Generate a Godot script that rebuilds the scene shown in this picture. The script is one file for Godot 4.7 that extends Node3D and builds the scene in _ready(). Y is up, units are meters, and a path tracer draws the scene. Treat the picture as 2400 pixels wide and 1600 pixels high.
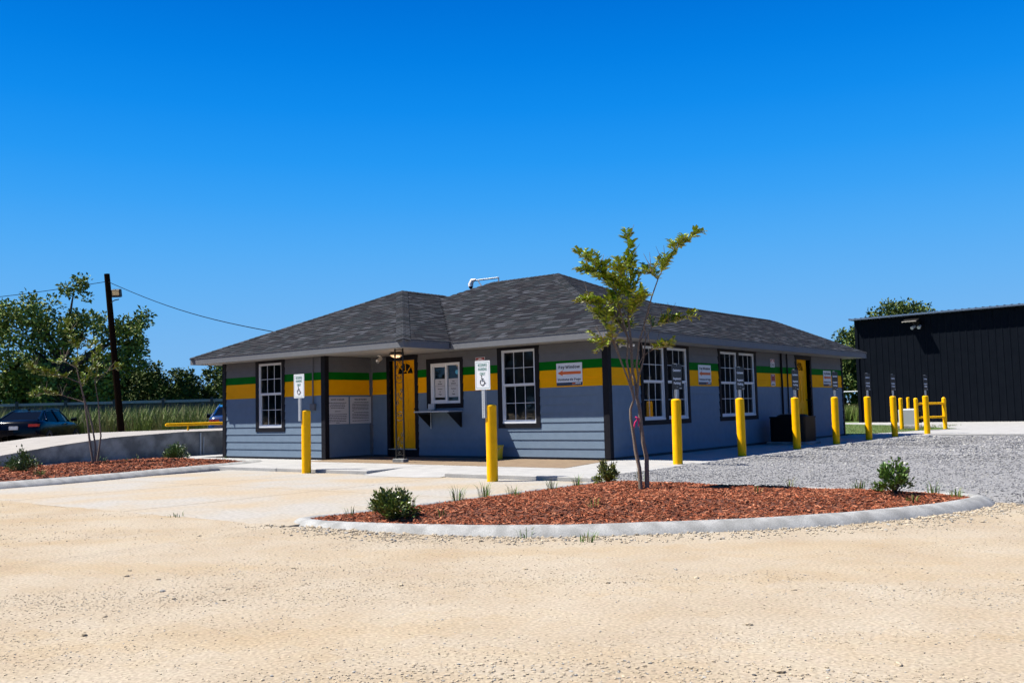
extends Node3D
# ------------------------------------------------------------------ mesh builder
class MB:
	var v := PackedVector3Array()
	var n := PackedVector3Array()
	var c := PackedColorArray()
	var col := Color(1, 1, 1)
	func _p(a: Vector3, nn: Vector3) -> void:
		v.push_back(a); n.push_back(nn); c.push_back(col)
	func tri(a: Vector3, b: Vector3, d: Vector3) -> void:      # counter-clockwise seen from outside
		var nn := (b - a).cross(d - a).normalized()
		_p(a, nn); _p(d, nn); _p(b, nn)
	func quad(a: Vector3, b: Vector3, d: Vector3, e: Vector3) -> void:
		tri(a, b, d); tri(a, d, e)
	func triN(a: Vector3, b: Vector3, d: Vector3, na: Vector3, nb: Vector3, nd: Vector3) -> void:
		_p(a, na); _p(d, nd); _p(b, nb)
	func box(x0: float, y0: float, z0: float, x1: float, y1: float, z1: float, t := Transform3D.IDENTITY) -> void:
		var p: Array[Vector3] = []
		for k in 8:
			p.push_back(t * Vector3(x1 if k & 1 else x0, y1 if k & 2 else y0, z1 if k & 4 else z0))
		quad(p[4], p[5], p[7], p[6]); quad(p[1], p[0], p[2], p[3])
		quad(p[5], p[1], p[3], p[7]); quad(p[0], p[4], p[6], p[2])
		quad(p[6], p[7], p[3], p[2]); quad(p[0], p[1], p[5], p[4])
	func bevel(x0: float, y0: float, z0: float, x1: float, y1: float, z1: float, b: float, t := Transform3D.IDENTITY) -> void:
		# box with its four edges along y and its top edges chamfered
		var lo := [Vector2(x0 + b, z0), Vector2(x1 - b, z0), Vector2(x1, z0 + b), Vector2(x1, z1 - b), Vector2(x1 - b, z1), Vector2(x0 + b, z1), Vector2(x0, z1 - b), Vector2(x0, z0 + b)]
		var cx := (x0 + x1) / 2.0
		var cz := (z0 + z1) / 2.0
		var kx := 1.0 - 2.0 * b / maxf(x1 - x0, 0.001)
		var kz := 1.0 - 2.0 * b / maxf(z1 - z0, 0.001)
		for k in 8:
			var a: Vector2 = lo[k]
			var d: Vector2 = lo[(k + 1) % 8]
			var a2 := Vector2(cx + (a.x - cx) * kx, cz + (a.y - cz) * kz)
			var d2 := Vector2(cx + (d.x - cx) * kx, cz + (d.y - cz) * kz)
			quad(t * Vector3(d.x, y0, d.y), t * Vector3(a.x, y0, a.y), t * Vector3(a.x, y1 - b, a.y), t * Vector3(d.x, y1 - b, d.y))
			quad(t * Vector3(d.x, y1 - b, d.y), t * Vector3(a.x, y1 - b, a.y), t * Vector3(a2.x, y1, a2.y), t * Vector3(d2.x, y1, d2.y))
			tri(t * Vector3(cx, y1, cz), t * Vector3(d2.x, y1, d2.y), t * Vector3(a2.x, y1, a2.y))
			tri(t * Vector3(cx, y0, cz), t * Vector3(a.x, y0, a.y), t * Vector3(d.x, y0, d.y))
	func tube(path: Array, radii: Array, sides := 6, caps := true) -> void:
		var m := path.size()
		var rings: Array = []
		var norms: Array = []
		var up := Vector3.UP
		for i in m:
			var d: Vector3 = (path[mini(i + 1, m - 1)] - path[maxi(i - 1, 0)]).normalized()
			if i == 0 and absf(d.dot(up)) > 0.95: up = Vector3.RIGHT
			var s := d.cross(up)
			if s.length() < 0.05: s = d.cross(Vector3(0.3, 0.2, 0.9))
			s = s.normalized()
			up = s.cross(d).normalized()
			var ring: Array = []
			var nr: Array = []
			for k in sides:
				var a := TAU * k / sides
				var o := s * cos(a) + up * sin(a)
				nr.push_back(o); ring.push_back(path[i] + o * radii[mini(i, radii.size() - 1)])
			rings.push_back(ring); norms.push_back(nr)
		for i in m - 1:
			for k in sides:
				var q := (k + 1) % sides
				triN(rings[i][k], rings[i + 1][q], rings[i][q], norms[i][k], norms[i + 1][q], norms[i][q])
				triN(rings[i][k], rings[i + 1][k], rings[i + 1][q], norms[i][k], norms[i + 1][k], norms[i + 1][q])
		if caps:
			for k in sides:
				var q := (k + 1) % sides
				tri(path[0], rings[0][k], rings[0][q]); tri(path[m - 1], rings[m - 1][q], rings[m - 1][k])
	func lathe(prof: Array, sides := 20, t := Transform3D.IDENTITY) -> void:   # prof: Vector2(radius, y) from bottom to top
		for i in prof.size() - 1:
			var a: Vector2 = prof[i]
			var b: Vector2 = prof[i + 1]
			var e := b - a
			var ns := Vector2(e.y, -e.x).normalized()
			for k in sides:
				var w0 := TAU * k / sides
				var w1 := TAU * (k + 1) / sides
				var d0 := Vector3(cos(w0), 0, -sin(w0))
				var d1 := Vector3(cos(w1), 0, -sin(w1))
				var n0 := (t.basis * (d0 * ns.x + Vector3(0, ns.y, 0))).normalized()
				var n1 := (t.basis * (d1 * ns.x + Vector3(0, ns.y, 0))).normalized()
				var p00 := t * (d0 * a.x + Vector3(0, a.y, 0))
				var p10 := t * (d1 * a.x + Vector3(0, a.y, 0))
				var p11 := t * (d1 * b.x + Vector3(0, b.y, 0))
				var p01 := t * (d0 * b.x + Vector3(0, b.y, 0))
				if a.x > 0.0001: triN(p00, p10, p11, n0, n1, n1)
				if b.x > 0.0001: triN(p00, p11, p01, n0, n1, n0)
	func poly(pts: Array, top: float, bot: float) -> void:     # plan polygon (Vector2 x, z) as a slab
		var pk := PackedVector2Array(pts)
		if not Geometry2D.is_polygon_clockwise(pk): pk.reverse()
		var ix := Geometry2D.triangulate_polygon(pk)
		for i in range(0, ix.size(), 3):
			var a := pk[ix[i]]
			var b := pk[ix[i + 1]]
			var d := pk[ix[i + 2]]
			var A := Vector3(a.x, top, a.y)
			var B := Vector3(b.x, top, b.y)
			var D := Vector3(d.x, top, d.y)
			if (B - A).cross(D - A).y < 0.0: tri(A, D, B)
			else: tri(A, B, D)
		for i in pk.size():
			var a := pk[i]
			var b := pk[(i + 1) % pk.size()]
			var A := Vector3(a.x, top, a.y)
			var B := Vector3(b.x, top, b.y)
			var nn := (B - A).cross(Vector3.DOWN)
			var mid := (a + b) * 0.5 + Vector2(nn.x, nn.z).normalized() * 0.001
			if Geometry2D.is_point_in_polygon(mid, pk): quad(A, B, Vector3(b.x, bot, b.y), Vector3(a.x, bot, a.y))
			else: quad(B, A, Vector3(a.x, bot, a.y), Vector3(b.x, bot, b.y))
	func leaf(p: Vector3, d: Vector3, side: Vector3, len_: float, w: float) -> void:   # folded leaf
		var mid := p + d * (len_ * 0.45)
		var up := side.cross(d).normalized() * (w * 0.22)
		var l := mid + side * (w * 0.5) + up
		var r := mid - side * (w * 0.5) + up
		var t := p + d * len_
		tri(p, r, t); tri(p, t, l)
	func smooth(limit := .55) -> void:                          # average normals of faces that meet at a shallow angle
		var at := {}
		for i in v.size():
			var k := Vector3i((v[i] * 2000.0).round())
			if not at.has(k): at[k] = []
			at[k].push_back(n[i])
		var out := PackedVector3Array()
		out.resize(v.size())
		for i in v.size():
			var s := Vector3.ZERO
			for q in at[Vector3i((v[i] * 2000.0).round())]:
				if q.dot(n[i]) > limit: s += q
			out[i] = s.normalized() if s.length() > .001 else n[i]
		n = out
	func mesh(mat: Material) -> ArrayMesh:
		var arr := []
		arr.resize(Mesh.ARRAY_MAX)
		arr[Mesh.ARRAY_VERTEX] = v
		arr[Mesh.ARRAY_NORMAL] = n
		arr[Mesh.ARRAY_COLOR] = c
		var m := ArrayMesh.new()
		m.add_surface_from_arrays(Mesh.PRIMITIVE_TRIANGLES, arr)
		m.surface_set_material(0, mat)
		return m

var taken := {}
var M := {}
var rng := RandomNumberGenerator.new()

func numbered(called: String) -> String:
	if not taken.has(called):
		taken[called] = 0
		return called
	taken[called] += 1
	return "%s_%03d" % [called, taken[called]]

func put(called: String, mesh: Mesh, parent: Node, t := Transform3D.IDENTITY) -> MeshInstance3D:
	var o := MeshInstance3D.new()
	o.mesh = mesh
	o.transform = t
	if parent == self:
		o.name = numbered(called); add_child(o)
	else:
		o.name = called; parent.add_child(o, true)
	return o

func build(called: String, mb: MB, mat: Material, parent: Node, t := Transform3D.IDENTITY) -> MeshInstance3D:
	return put(called, mb.mesh(mat), parent, t)

func tag(o: Node, label: String, category: String, group := "") -> Node:
	o.set_meta("label", label); o.set_meta("category", category)
	if group != "": o.set_meta("group", group)
	return o

func struct(o: Node) -> Node:
	o.set_meta("kind", "structure"); return o

func stuff(o: Node) -> Node:
	o.set_meta("kind", "stuff"); return o

func thing(called: String, label: String, category: String, at := Vector3.ZERO, turn := 0.0, group := "") -> Node3D:
	var o := Node3D.new()
	o.name = numbered(called); add_child(o)
	o.position = at; o.rotation.y = turn
	tag(o, label, category, group)
	return o

func node_part(called: String, parent: Node, t := Transform3D.IDENTITY) -> Node3D:
	var o := Node3D.new()
	o.name = called; parent.add_child(o, true)
	o.transform = t
	return o

func multi(called: String, mesh: Mesh, xs: Array, cols: Array, parent: Node) -> MultiMeshInstance3D:
	var mm := MultiMesh.new()
	mm.transform_format = MultiMesh.TRANSFORM_3D
	mm.use_colors = cols.size() > 0
	mm.mesh = mesh
	mm.instance_count = xs.size()
	for i in xs.size():
		mm.set_instance_transform(i, xs[i])
		if cols.size() > 0: mm.set_instance_color(i, cols[i])
	var o := MultiMeshInstance3D.new()
	o.multimesh = mm
	if parent == self:
		o.name = numbered(called); add_child(o)
	else:
		o.name = called; parent.add_child(o, true)
	return o

# ------------------------------------------------------------------ materials
func lin(r: float, g: float, b: float) -> Color:
	return Color(r, g, b).linear_to_srgb()

func noise_image(seed_: int, cycles: float, octaves: int, size := 512) -> Image:
	var f := FastNoiseLite.new()
	f.seed = seed_
	f.noise_type = FastNoiseLite.TYPE_SIMPLEX_SMOOTH
	f.frequency = cycles / size
	f.fractal_octaves = octaves
	return f.get_seamless_image(size, size)

# a colour texture that wanders between linear base colours a and b, with fine grain g on top
func grain_tex(seed_: int, cycles: float, octaves: int, a: Color, b: Color, grain := 0.1, size := 512, sharp := 1.0) -> ImageTexture:
	var d := noise_image(seed_, cycles, octaves, size).get_data()
	var e := noise_image(seed_ + 7, size / 5.0, 2, size).get_data()
	var out := PackedByteArray()
	out.resize(size * size * 3)
	var lut := PackedByteArray()
	lut.resize(256 * 3)
	for k in 256:
		var t := clampf((k / 255.0 - 0.5) * sharp + 0.5, 0.0, 1.0)
		var cc := a.lerp(b, t).linear_to_srgb()
		lut[k * 3] = int(cc.r * 255.0); lut[k * 3 + 1] = int(cc.g * 255.0); lut[k * 3 + 2] = int(cc.b * 255.0)
	for i in size * size:
		var q := d[i] * 3
		var k := 1.0 + grain * (e[i] / 127.5 - 1.0)
		for j in 3:
			out[i * 3 + j] = mini(255, int(lut[q + j] * k))
	return ImageTexture.create_from_image(Image.create_from_data(size, size, false, Image.FORMAT_RGB8, out))

func height_tex(seed_: int, cycles: float, octaves: int, size := 512) -> ImageTexture:
	return ImageTexture.create_from_image(noise_image(seed_, cycles, octaves, size))

func mat(r: float, g: float, b: float, rough := 0.8, metal := 0.0) -> StandardMaterial3D:
	var m := StandardMaterial3D.new()
	m.albedo_color = lin(r, g, b)
	m.roughness = rough
	m.metallic = metal
	return m

func tex_mat(tex: Texture2D, tile: float, rough := 0.85, bump: Texture2D = null, cm := 0.0) -> StandardMaterial3D:
	var m := StandardMaterial3D.new()
	m.albedo_texture = tex
	m.roughness = rough
	m.uv1_triplanar = true
	m.uv1_world_triplanar = true
	m.uv1_scale = Vector3.ONE / tile
	if bump != null:
		m.heightmap_enabled = true
		m.heightmap_texture = bump
		m.heightmap_scale = cm
	return m

func vcol(m: StandardMaterial3D) -> StandardMaterial3D:
	m.vertex_color_use_as_albedo = true
	return m

func dull(m: StandardMaterial3D, s := .25) -> StandardMaterial3D:
	m.metallic_specular = s
	return m

func materials() -> void:
	# painted fibre-cement boards: flat paint with faint weathering grain
	M.blue = dull(tex_mat(grain_tex(11, 6, 3, Color(.116, .160, .215), Color(.131, .179, .238), .06), 1.7, .6))
	M.upper = dull(tex_mat(grain_tex(12, 6, 3, Color(.105, .106, .116), Color(.122, .123, .134), .06), 1.7, .6))
	M.yellow_board = dull(tex_mat(grain_tex(13, 6, 3, Color(.76, .325, .001), Color(.82, .355, .002), .05), 1.7, .6), .15)
	M.green_board = dull(tex_mat(grain_tex(14, 6, 3, Color(.001, .105, .006), Color(.002, .123, .008), .05), 1.7, .6), .15)
	M.charcoal = dull(tex_mat(grain_tex(15, 8, 3, Color(.007, .007, .010), Color(.010, .010, .014), .08), .8, .6))
	M.fascia = dull(tex_mat(grain_tex(16, 6, 3, Color(.115, .12, .13), Color(.13, .135, .145), .06), 1.3, .65))
	M.soffit = mat(.26, .26, .26, .8)
	M.white_vinyl = mat(.55, .57, .6, .4)
	M.inside = mat(.05, .05, .055, .9)
	M.door = dull(tex_mat(grain_tex(17, 6, 3, Color(.76, .33, .001), Color(.82, .36, .002), .04), 1.2, .5))
	M.glass = mat(.01, .012, .015, .02); M.glass.albedo_color.a = .35
	M.glass.transparency = BaseMaterial3D.TRANSPARENCY_ALPHA
	M.shingle = dull(vcol(mat(1, 1, 1, .95)))
	M.shingle.albedo_texture = grain_tex(21, 90, 2, Color(.72, .72, .72), Color(1, 1, 1), .25)
	M.shingle.uv1_triplanar = true; M.shingle.uv1_world_triplanar = true; M.shingle.uv1_scale = Vector3.ONE / .6
	M.concrete = tex_mat(grain_tex(31, 5, 5, Color(.255, .254, .248), Color(.325, .322, .314), .12), 2.3, .9, height_tex(32, 90, 3), .12)
	M.pad = tex_mat(grain_tex(33, 3, 5, Color(.29, .238, .168), Color(.275, .26, .232), .1, 512, 2.0), 7.0, .95, height_tex(34, 90, 3), .1)
	M.porch = tex_mat(grain_tex(35, 5, 4, Color(.14, .095, .056), Color(.20, .143, .088), .12), 1.5, .8)
	M.old_concrete = tex_mat(grain_tex(36, 4, 5, Color(.115, .118, .118), Color(.24, .245, .245), .12, 512, 2.0), 2.6, .9, height_tex(37, 60, 4), .3)
	M.kerb = tex_mat(grain_tex(38, 6, 4, Color(.17, .172, .168), Color(.30, .302, .295), .2, 512, 1.8), 1.4, .85, height_tex(39, 70, 3), .25)
	M.dirt = dull(tex_mat(grain_tex(41, 5, 6, Color(.285, .238, .178), Color(.312, .272, .215), .13, 1024, 1.3), 6.1, 1.0, height_tex(42, 330, 3, 1024), .28), .1)
	vcol(M.dirt)
	M.gravel = tex_mat(grain_tex(43, 60, 4, Color(.14, .14, .145), Color(.215, .215, .215), .25, 512, 2.0), 1.5, 1.0, height_tex(44, 90, 3), .7)
	M.mulch = tex_mat(grain_tex(45, 30, 3, Color(.075, .024, .012), Color(.16, .052, .026), .3), .8, 1.0, height_tex(46, 50, 3), 2.0)
	M.chip = dull(vcol(mat(1, 1, 1, .9)))
	M.pebble = dull(vcol(mat(1, 1, 1, .95)))
	M.grass_ground = tex_mat(grain_tex(47, 30, 4, Color(.05, .095, .016), Color(.10, .155, .03), .3), 2.0, 1.0, height_tex(48, 60, 3), 4.0)
	M.leaf = vcol(mat(1, 1, 1, .4)); M.leaf.backlight = Color(.6, .65, .2)
	M.far_leaf = dull(vcol(mat(1, 1, 1, .7))); M.far_leaf.backlight = Color(.45, .5, .22)
	M.blade = dull(vcol(mat(1, 1, 1, .6))); M.blade.backlight = Color(.35, .4, .15)
	M.bark = tex_mat(grain_tex(51, 20, 4, Color(.075, .052, .036), Color(.27, .21, .155), .35, 512, 1.8), .3, .9, height_tex(60, 30, 3), .5)
	M.dark_bark = tex_mat(grain_tex(52, 20, 4, Color(.025, .02, .016), Color(.055, .044, .034), .3), .8, .95)
	M.pole_wood = dull(tex_mat(grain_tex(53, 20, 4, Color(.006, .004, .003), Color(.013, .008, .0055), .3), .6, .95), .05)
	M.fence_wood = tex_mat(grain_tex(54, 14, 4, Color(.27, .25, .20), Color(.42, .39, .33), .3), 1.5, .95)
	M.post_wood = mat(.07, .066, .055, .95)
	M.bollard = tex_mat(grain_tex(55, 5, 3, Color(.74, .365, .0008), Color(.84, .43, .0005), .07), 1.0, .42)
	dull(M.bollard)
	M.galv = tex_mat(grain_tex(56, 12, 3, Color(.30, .33, .36), Color(.44, .47, .5), .1), .3, .4); M.galv.metallic = .3
	M.hole = mat(.02, .02, .025, .8)
	M.sign_white = mat(.56, .58, .61, .4)
	M.sign_black = mat(.012, .012, .014, .4)
	M.sign_green = mat(.012, .16, .11, .5)
	M.sign_red = mat(.30, .010, .012, .45)
	M.sign_navy = mat(.008, .02, .05, .45)
	M.sign_orange = mat(.55, .09, .004, .45)
	M.paper = mat(.42, .41, .42, .8)
	M.ink = mat(.012, .012, .016, .7)
	M.text_white = mat(.75, .75, .77, .5)
	M.sky_blue_sticker = mat(.05, .35, .55, .5)
	M.iron = mat(.012, .011, .010, .45, .3)
	M.plastic_white = mat(.6, .58, .56, .35)
	M.lens = mat(.005, .005, .008, .1)
	M.unit_black = dull(mat(.004, .004, .005, .5))
	M.metal_wall = dull(tex_mat(grain_tex(57, 5, 3, Color(.0032, .0046, .0075), Color(.0048, .0064, .0098), .06), 3.0, .45), .15)
	M.metal_trim = mat(.10, .14, .20, .4, .3)
	M.pink = mat(.5, .008, .10, .5)
	M.tyre = mat(.008, .008, .008, .85)
	M.rim = mat(.35, .36, .38, .3, .8)
	M.car_paint = mat(.001, .002, .006, .2); M.car_paint.clearcoat_enabled = true; M.car_paint.clearcoat = .2; M.car_paint.clearcoat_roughness = .03
	M.blue_paint = mat(.004, .02, .08, .25); M.blue_paint.clearcoat_enabled = true; M.blue_paint.clearcoat = 1.0; M.blue_paint.clearcoat_roughness = .03
	M.car_glass = dull(mat(.003, .004, .006, .05), .12)
	M.car_paint.metallic_specular = .2
	M.tail_red = mat(.4, .008, .01, .15)
	M.chrome = mat(.6, .62, .65, .12, 1.0)
	M.wire = dull(mat(.004, .004, .005, .8), .1)
	M.deck = tex_mat(grain_tex(58, 4, 5, Color(.22, .205, .185), Color(.28, .262, .24), .1), 3.0, .9, height_tex(59, 90, 3), .12)
	M.room = mat(.09, .09, .09, .9)

func _ready() -> void:
	# ---- camera
	var cam := Camera3D.new()
	cam.name = "camera"
	var yaw := deg_to_rad(38.1876)
	var pit := deg_to_rad(4.1794)
	var rol := deg_to_rad(1.4048)
	var F := Vector3(-sin(yaw) * cos(pit), sin(pit), -cos(yaw) * cos(pit))
	var R0 := Vector3(cos(yaw), 0, -sin(yaw))
	var U0 := R0.cross(F)
	var R := R0 * cos(rol) - U0 * sin(rol)
	var U := R0 * sin(rol) + U0 * cos(rol)
	cam.transform = Transform3D(Basis(R, U, -F), Vector3(10.024, 1.047, 15.801))
	cam.fov = 40.12
	cam.near = .1
	cam.far = 1200
	add_child(cam)
	cam.current = true
	# ---- sky
	var env := Environment.new()
	env.background_mode = Environment.BG_SKY
	var sky := Sky.new()
	var sm := PanoramaSkyMaterial.new()
	sm.panorama = sky_panorama()
	sky.sky_material = sm
	env.sky = sky
	env.tonemap_mode = Environment.TONE_MAPPER_LINEAR
	env.tonemap_exposure = 2.2
	env.background_energy_multiplier = .455
	env.sdfgi_enabled = true; env.ssao_enabled = true; env.ssil_enabled = true
	var we := WorldEnvironment.new()
	we.name = "environment"; we.environment = env
	add_child(we)
	# ---- sun
	var sun := DirectionalLight3D.new()
	sun.name = "sun"
	sun.light_energy = 1.6
	sun.light_color = Color(1.0, .975, .93)
	sun.light_angular_distance = .5
	sun.shadow_enabled = true
	add_child(sun)
	sun.look_at_from_position(Vector3.ZERO, Vector3(.55, -1, -.38), Vector3.UP)

	rng.seed = 17
	materials()
	ground()
	office()
	black_building()
	ramp_and_rail()
	# planting beds
	var isl := poly2(ISL)
	var isl2 := poly2(ISL2)
	kerb("island_kerb", isl, true, .125, -.03, -.22, "low rounded concrete kerb around the red mulch island with the young tree")
	kerb("bed_kerb", PackedVector2Array(isl2.slice(0, 8)), false, .16, .04, -.22, "rounded concrete kerb along the mulch bed beside the loading ramp")
	var h1 := mulch_bed(isl, -.06, .10, 24000, Rect2(1.9, 3.7, 6.0, 6.0), .82, 61)
	var h2 := mulch_bed(isl2, -.02, .10, 13000, Rect2(-12, 2.1, 5.6, 9.0), 1.25, 62)
	stones()
	# porch, signs and fittings
	porch_post()
	notices()
	pay_sign(at(-.915, 1.745, .018), "white Pay Window sign with orange arrow on the front wall near the building corner")
	var side := Basis(Vector3(0, 0, -1), Vector3.UP, Vector3(1, 0, 0))
	pay_sign(Transform3D(side, Vector3(.018, 1.75, -4.19)), "white Pay Window sign with orange arrow between the two double windows")
	pay_sign(Transform3D(side, Vector3(.018, 1.755, -12.28)), "white Pay Window sign with orange arrow beyond the side door")
	red_sign(at(-3.295, 2.115, .02), "small red and white no smoking style sign above the pay shelf wall", .215, .085)
	red_sign(at(-3.25, 1.63, .02), "red and white notice below the other red sign on the front wall", .21, .15)
	red_sign(Transform3D(side, Vector3(.02, 2.12, -8.18)), "small red and white sign high on the shaded side wall", .215, .085)
	red_sign(Transform3D(side, Vector3(.02, 1.67, -8.18)), "red and white notice low on the shaded side wall above the condenser", .31, .22)
	window_paper(-4.69, -4.39, "grey paper Pay Window notice in the left pane of the pay window")
	window_paper(-4.275, -3.975, "grey paper Pay Window notice in the right pane of the pay window")
	var stk := MB.new()
	stk.lathe([Vector2(0, 0), Vector2(.05, 0), Vector2(.05, .003), Vector2(0, .003)], 16, Transform3D(Basis(Vector3.RIGHT, PI / 2), Vector3(-4.03, 1.93, -.024)))
	tag(build("window_sticker", stk, M.sky_blue_sticker, self), "round light blue sticker on the pay window glass", "sticker")
	camera_unit("white security camera on the far left wall of the wing", Vector3(-10.97, 1.98, 1.2), Vector3(-.75, -.25, .4), Vector3(.2, -.07, 0))
	camera_unit("white security camera under the eave at the building corner", Vector3(.28, 2.27, -.42), Vector3(.9, -.25, .25), Vector3(-.24, .02, 0))
	camera_unit("white security camera under the porch soffit near the ceiling lamp", Vector3(-5.95, 2.28, .55), Vector3(.3, -.5, 1), Vector3(0, .115, 0))
	roof_camera_arm()
	condenser()
	yellow_bin()
	# bollards
	reserved_bollard(Vector3(.60, -.07, 4.40), "close to the mulch island")
	reserved_bollard(Vector3(-4.27, -.07, 4.10), "before the wing of the office")
	var bz := [.68, -2.04, -4.97, -7.55, -10.09, -12.44, -14.9]
	var where := ["before the first double window", "before the second double window", "before the black condenser", "just beyond the side door", "opposite the far corner of the office", "at the edge of the small lawn", "next to the yellow pipe guard"]
	for i in bz.size():
		customer_bollard(where[i], Vector3(1.86 if i < 6 else 2.12, -.05, bz[i]))
	simple_bollard(Vector3(.05, .0, -19.6), 1.12, .07, "right in front of the grey utility box")
	simple_bollard(Vector3(-.9, .0, -24.0), 1.15, .06, "on the lawn behind the grey utility box")
	meter_guard()
	utility_box()
	# trees
	var back := atan2(10.02 - 4.1, 15.8 - 5.7)
	var stems := [
		[.030, [[-.05, -.05], [-.06, .28], [-.10, .5], [-.12, .7], [-.15, .93], [-.15, 1.06], [-.10, 1.19], [-.16, 1.43], [-.23, 1.63], [-.29, 1.83], [-.34, 1.98]], .15, .03, 1.1],
		[.032, [[.03, -.05], [.04, .41], [0, .63], [-.02, .86], [-.03, 1.06], [-.06, 1.2], [-.07, 1.37], [-.11, 1.57], [-.11, 1.93], [-.14, 2.26], [-.12, 2.54], [-.09, 2.83], [-.10, 3.05], [-.11, 3.28], [-.13, 3.42]], -.1, 0.0, .7],
		[.017, [[-.06, 1.2], [-.03, 1.48], [-.05, 1.65], [-.01, 1.93], [.06, 2.15], [.18, 2.54], [.27, 2.77], [.36, 2.94], [.54, 3.16], [.77, 3.33]], .25, .02, .62],
		[.017, [[-.10, 1.19], [-.14, 1.48], [-.18, 1.7], [-.15, 1.98], [-.25, 2.38], [-.29, 2.66], [-.36, 2.83], [-.53, 3.05], [-.80, 3.21]], -.3, .03, .5],
		[.012, [[-.11, 1.57], [-.13, 1.93], [-.21, 2.26], [-.27, 2.49], [-.44, 2.46], [-.61, 2.49], [-.71, 2.5]], .3, -.03, .4],
		[.012, [[-.03, 1.48], [.04, 1.7], [.08, 1.98], [.17, 2.15], [.39, 2.21], [.63, 2.28]], -.25, .03, .5],
		[.012, [[-.23, 1.63], [-.34, 1.93], [-.42, 2.1], [-.47, 2.26], [-.53, 2.38]], -.1, .1, .3],
		[.009, [[-.02, 1.65], [.04, 1.76], [.16, 1.84], [.30, 1.86]], .15, .02, .4],
		[.009, [[-.29, 2.66], [-.43, 2.83], [-.57, 2.94], [-.71, 2.95]], .1, -.15, .0],
		[.009, [[-.11, 2.54], [-.15, 2.77], [-.18, 2.83], [-.26, 2.91]], .2, -.04, .0],
		[.009, [[.27, 2.77], [.19, 2.85], [.11, 2.88]], -.15, .12, .0],
		[.008, [[-.34, 1.98], [-.46, 1.93], [-.52, 1.96]], .05, .15, .0],
		[.008, [[-.14, 2.26], [-.02, 2.42], [.06, 2.5]], .25, -.05, .0],
		[.008, [[-.21, 2.26], [-.3, 2.3], [-.42, 2.28]], -.25, 0.0, .0],
		[.008, [[-.10, 1.9], [-.2, 2.1], [-.22, 2.2]], -.3, .0, .2],
	]
	young_tree("crape_myrtle", "young crape myrtle with crossing bare stems in the red mulch island", Vector3(4.1, h1.call(4.1, 5.7), 5.7), back, .93, stems, 71, 1.0, Color(.235, .30, .022))
	var rib := MB.new()
	rib.tube([Vector3(0, 0, 0), Vector3(-.03, -.05, .02), Vector3(-.06, -.15, .02), Vector3(-.055, -.26, .02)], [.009, .011, .01, .006], 5)
	rib.tube([Vector3(-.02, .02, .02), Vector3(.03, 0, .02), Vector3(.02, -.1, .03)], [.012, .014, .008], 5)
	var rb := build("marking_ribbon", rib, M.pink, self)
	rb.position = Vector3(4.06, .90, 5.74)
	tag(rb, "pink marking ribbon tied round the stem of the young tree", "ribbon")
	var stems2 := [
		[.026, [[-.04, -.05], [-.12, .48], [-.16, .81], [-.23, 1.36], [-.33, 1.8], [-.40, 2.13], [-.38, 2.57], [-.54, 2.9], [-.66, 3.23]], .2, 0.0, .6],
		[.024, [[0, -.05], [0, .37], [-.07, .81], [-.20, 1.31], [-.30, 1.69], [-.10, 2.13], [.05, 2.57]], -.2, .04, .6],
		[.022, [[.03, -.05], [.11, .59], [.08, .92], [.05, 1.36], [-.02, 1.8], [.04, 2.13]], .2, -.03, .75],
		[.012, [[-.33, 1.8], [-.57, 1.91], [-.84, 1.97], [-1.22, 2.13], [-1.42, 2.1]], .2, .1, .25],
		[.010, [[-.40, 2.13], [-.67, 2.3], [-.78, 2.24]], -.15, .1, .2],
		[.011, [[-.23, 1.36], [-.69, 1.53], [-1.02, 1.58], [-1.35, 1.53]], -.2, .05, .25],
		[.009, [[-.39, 2.35], [-.16, 2.57], [0, 2.63]], .2, .1, .2],
		[.009, [[-.02, 1.8], [.26, 2.08], [.48, 2.13]], -.1, .1, .3],
	]
	young_tree("crape_myrtle", "sparse young crape myrtle with several bare stems in the bed beside the loading ramp", Vector3(-10.6, h2.call(-10.6, 4.95), 4.95), atan2(20.6, 10.85), 1.0, stems2, 72, .8, Color(.16, .225, .018))
	# shrubs
	shrub("rounded shrub with pale new tips at the sharp end of the red mulch island", Vector3(3.04, h1.call(3.04, 8.98) - .01, 8.98), .235, .29, 81, Color(.085, .12, .02), 60, .1)
	shrub("small brownish shrub at the back corner of the mulch island by the walk", Vector3(2.62, h1.call(2.62, 4.25) - .01, 4.25), .18, .32, 82, Color(.11, .125, .022), 42, .25)
	shrub("open glossy green shrub at the gravel side of the mulch island", Vector3(6.82, h1.call(6.82, 4.85) - .01, 4.85), .21, .34, 83, Color(.07, .135, .018), 40, .35)
	shrub("bushy shrub in front of the retaining wall of the ramp", Vector3(-10.9, h2.call(-10.9, 2.75) - .01, 2.75), .3, .42, 84, Color(.06, .115, .016), 60, .2)
	shrub("dark green shrub near the kerb of the bed beside the ramp", Vector3(-8.75, h2.call(-8.75, 7.4) - .01, 7.4), .3, .42, 85, Color(.05, .10, .016), 50, .1)
	# grass tufts
	var r := RandomNumberGenerator.new()
	r.seed = 91
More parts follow.
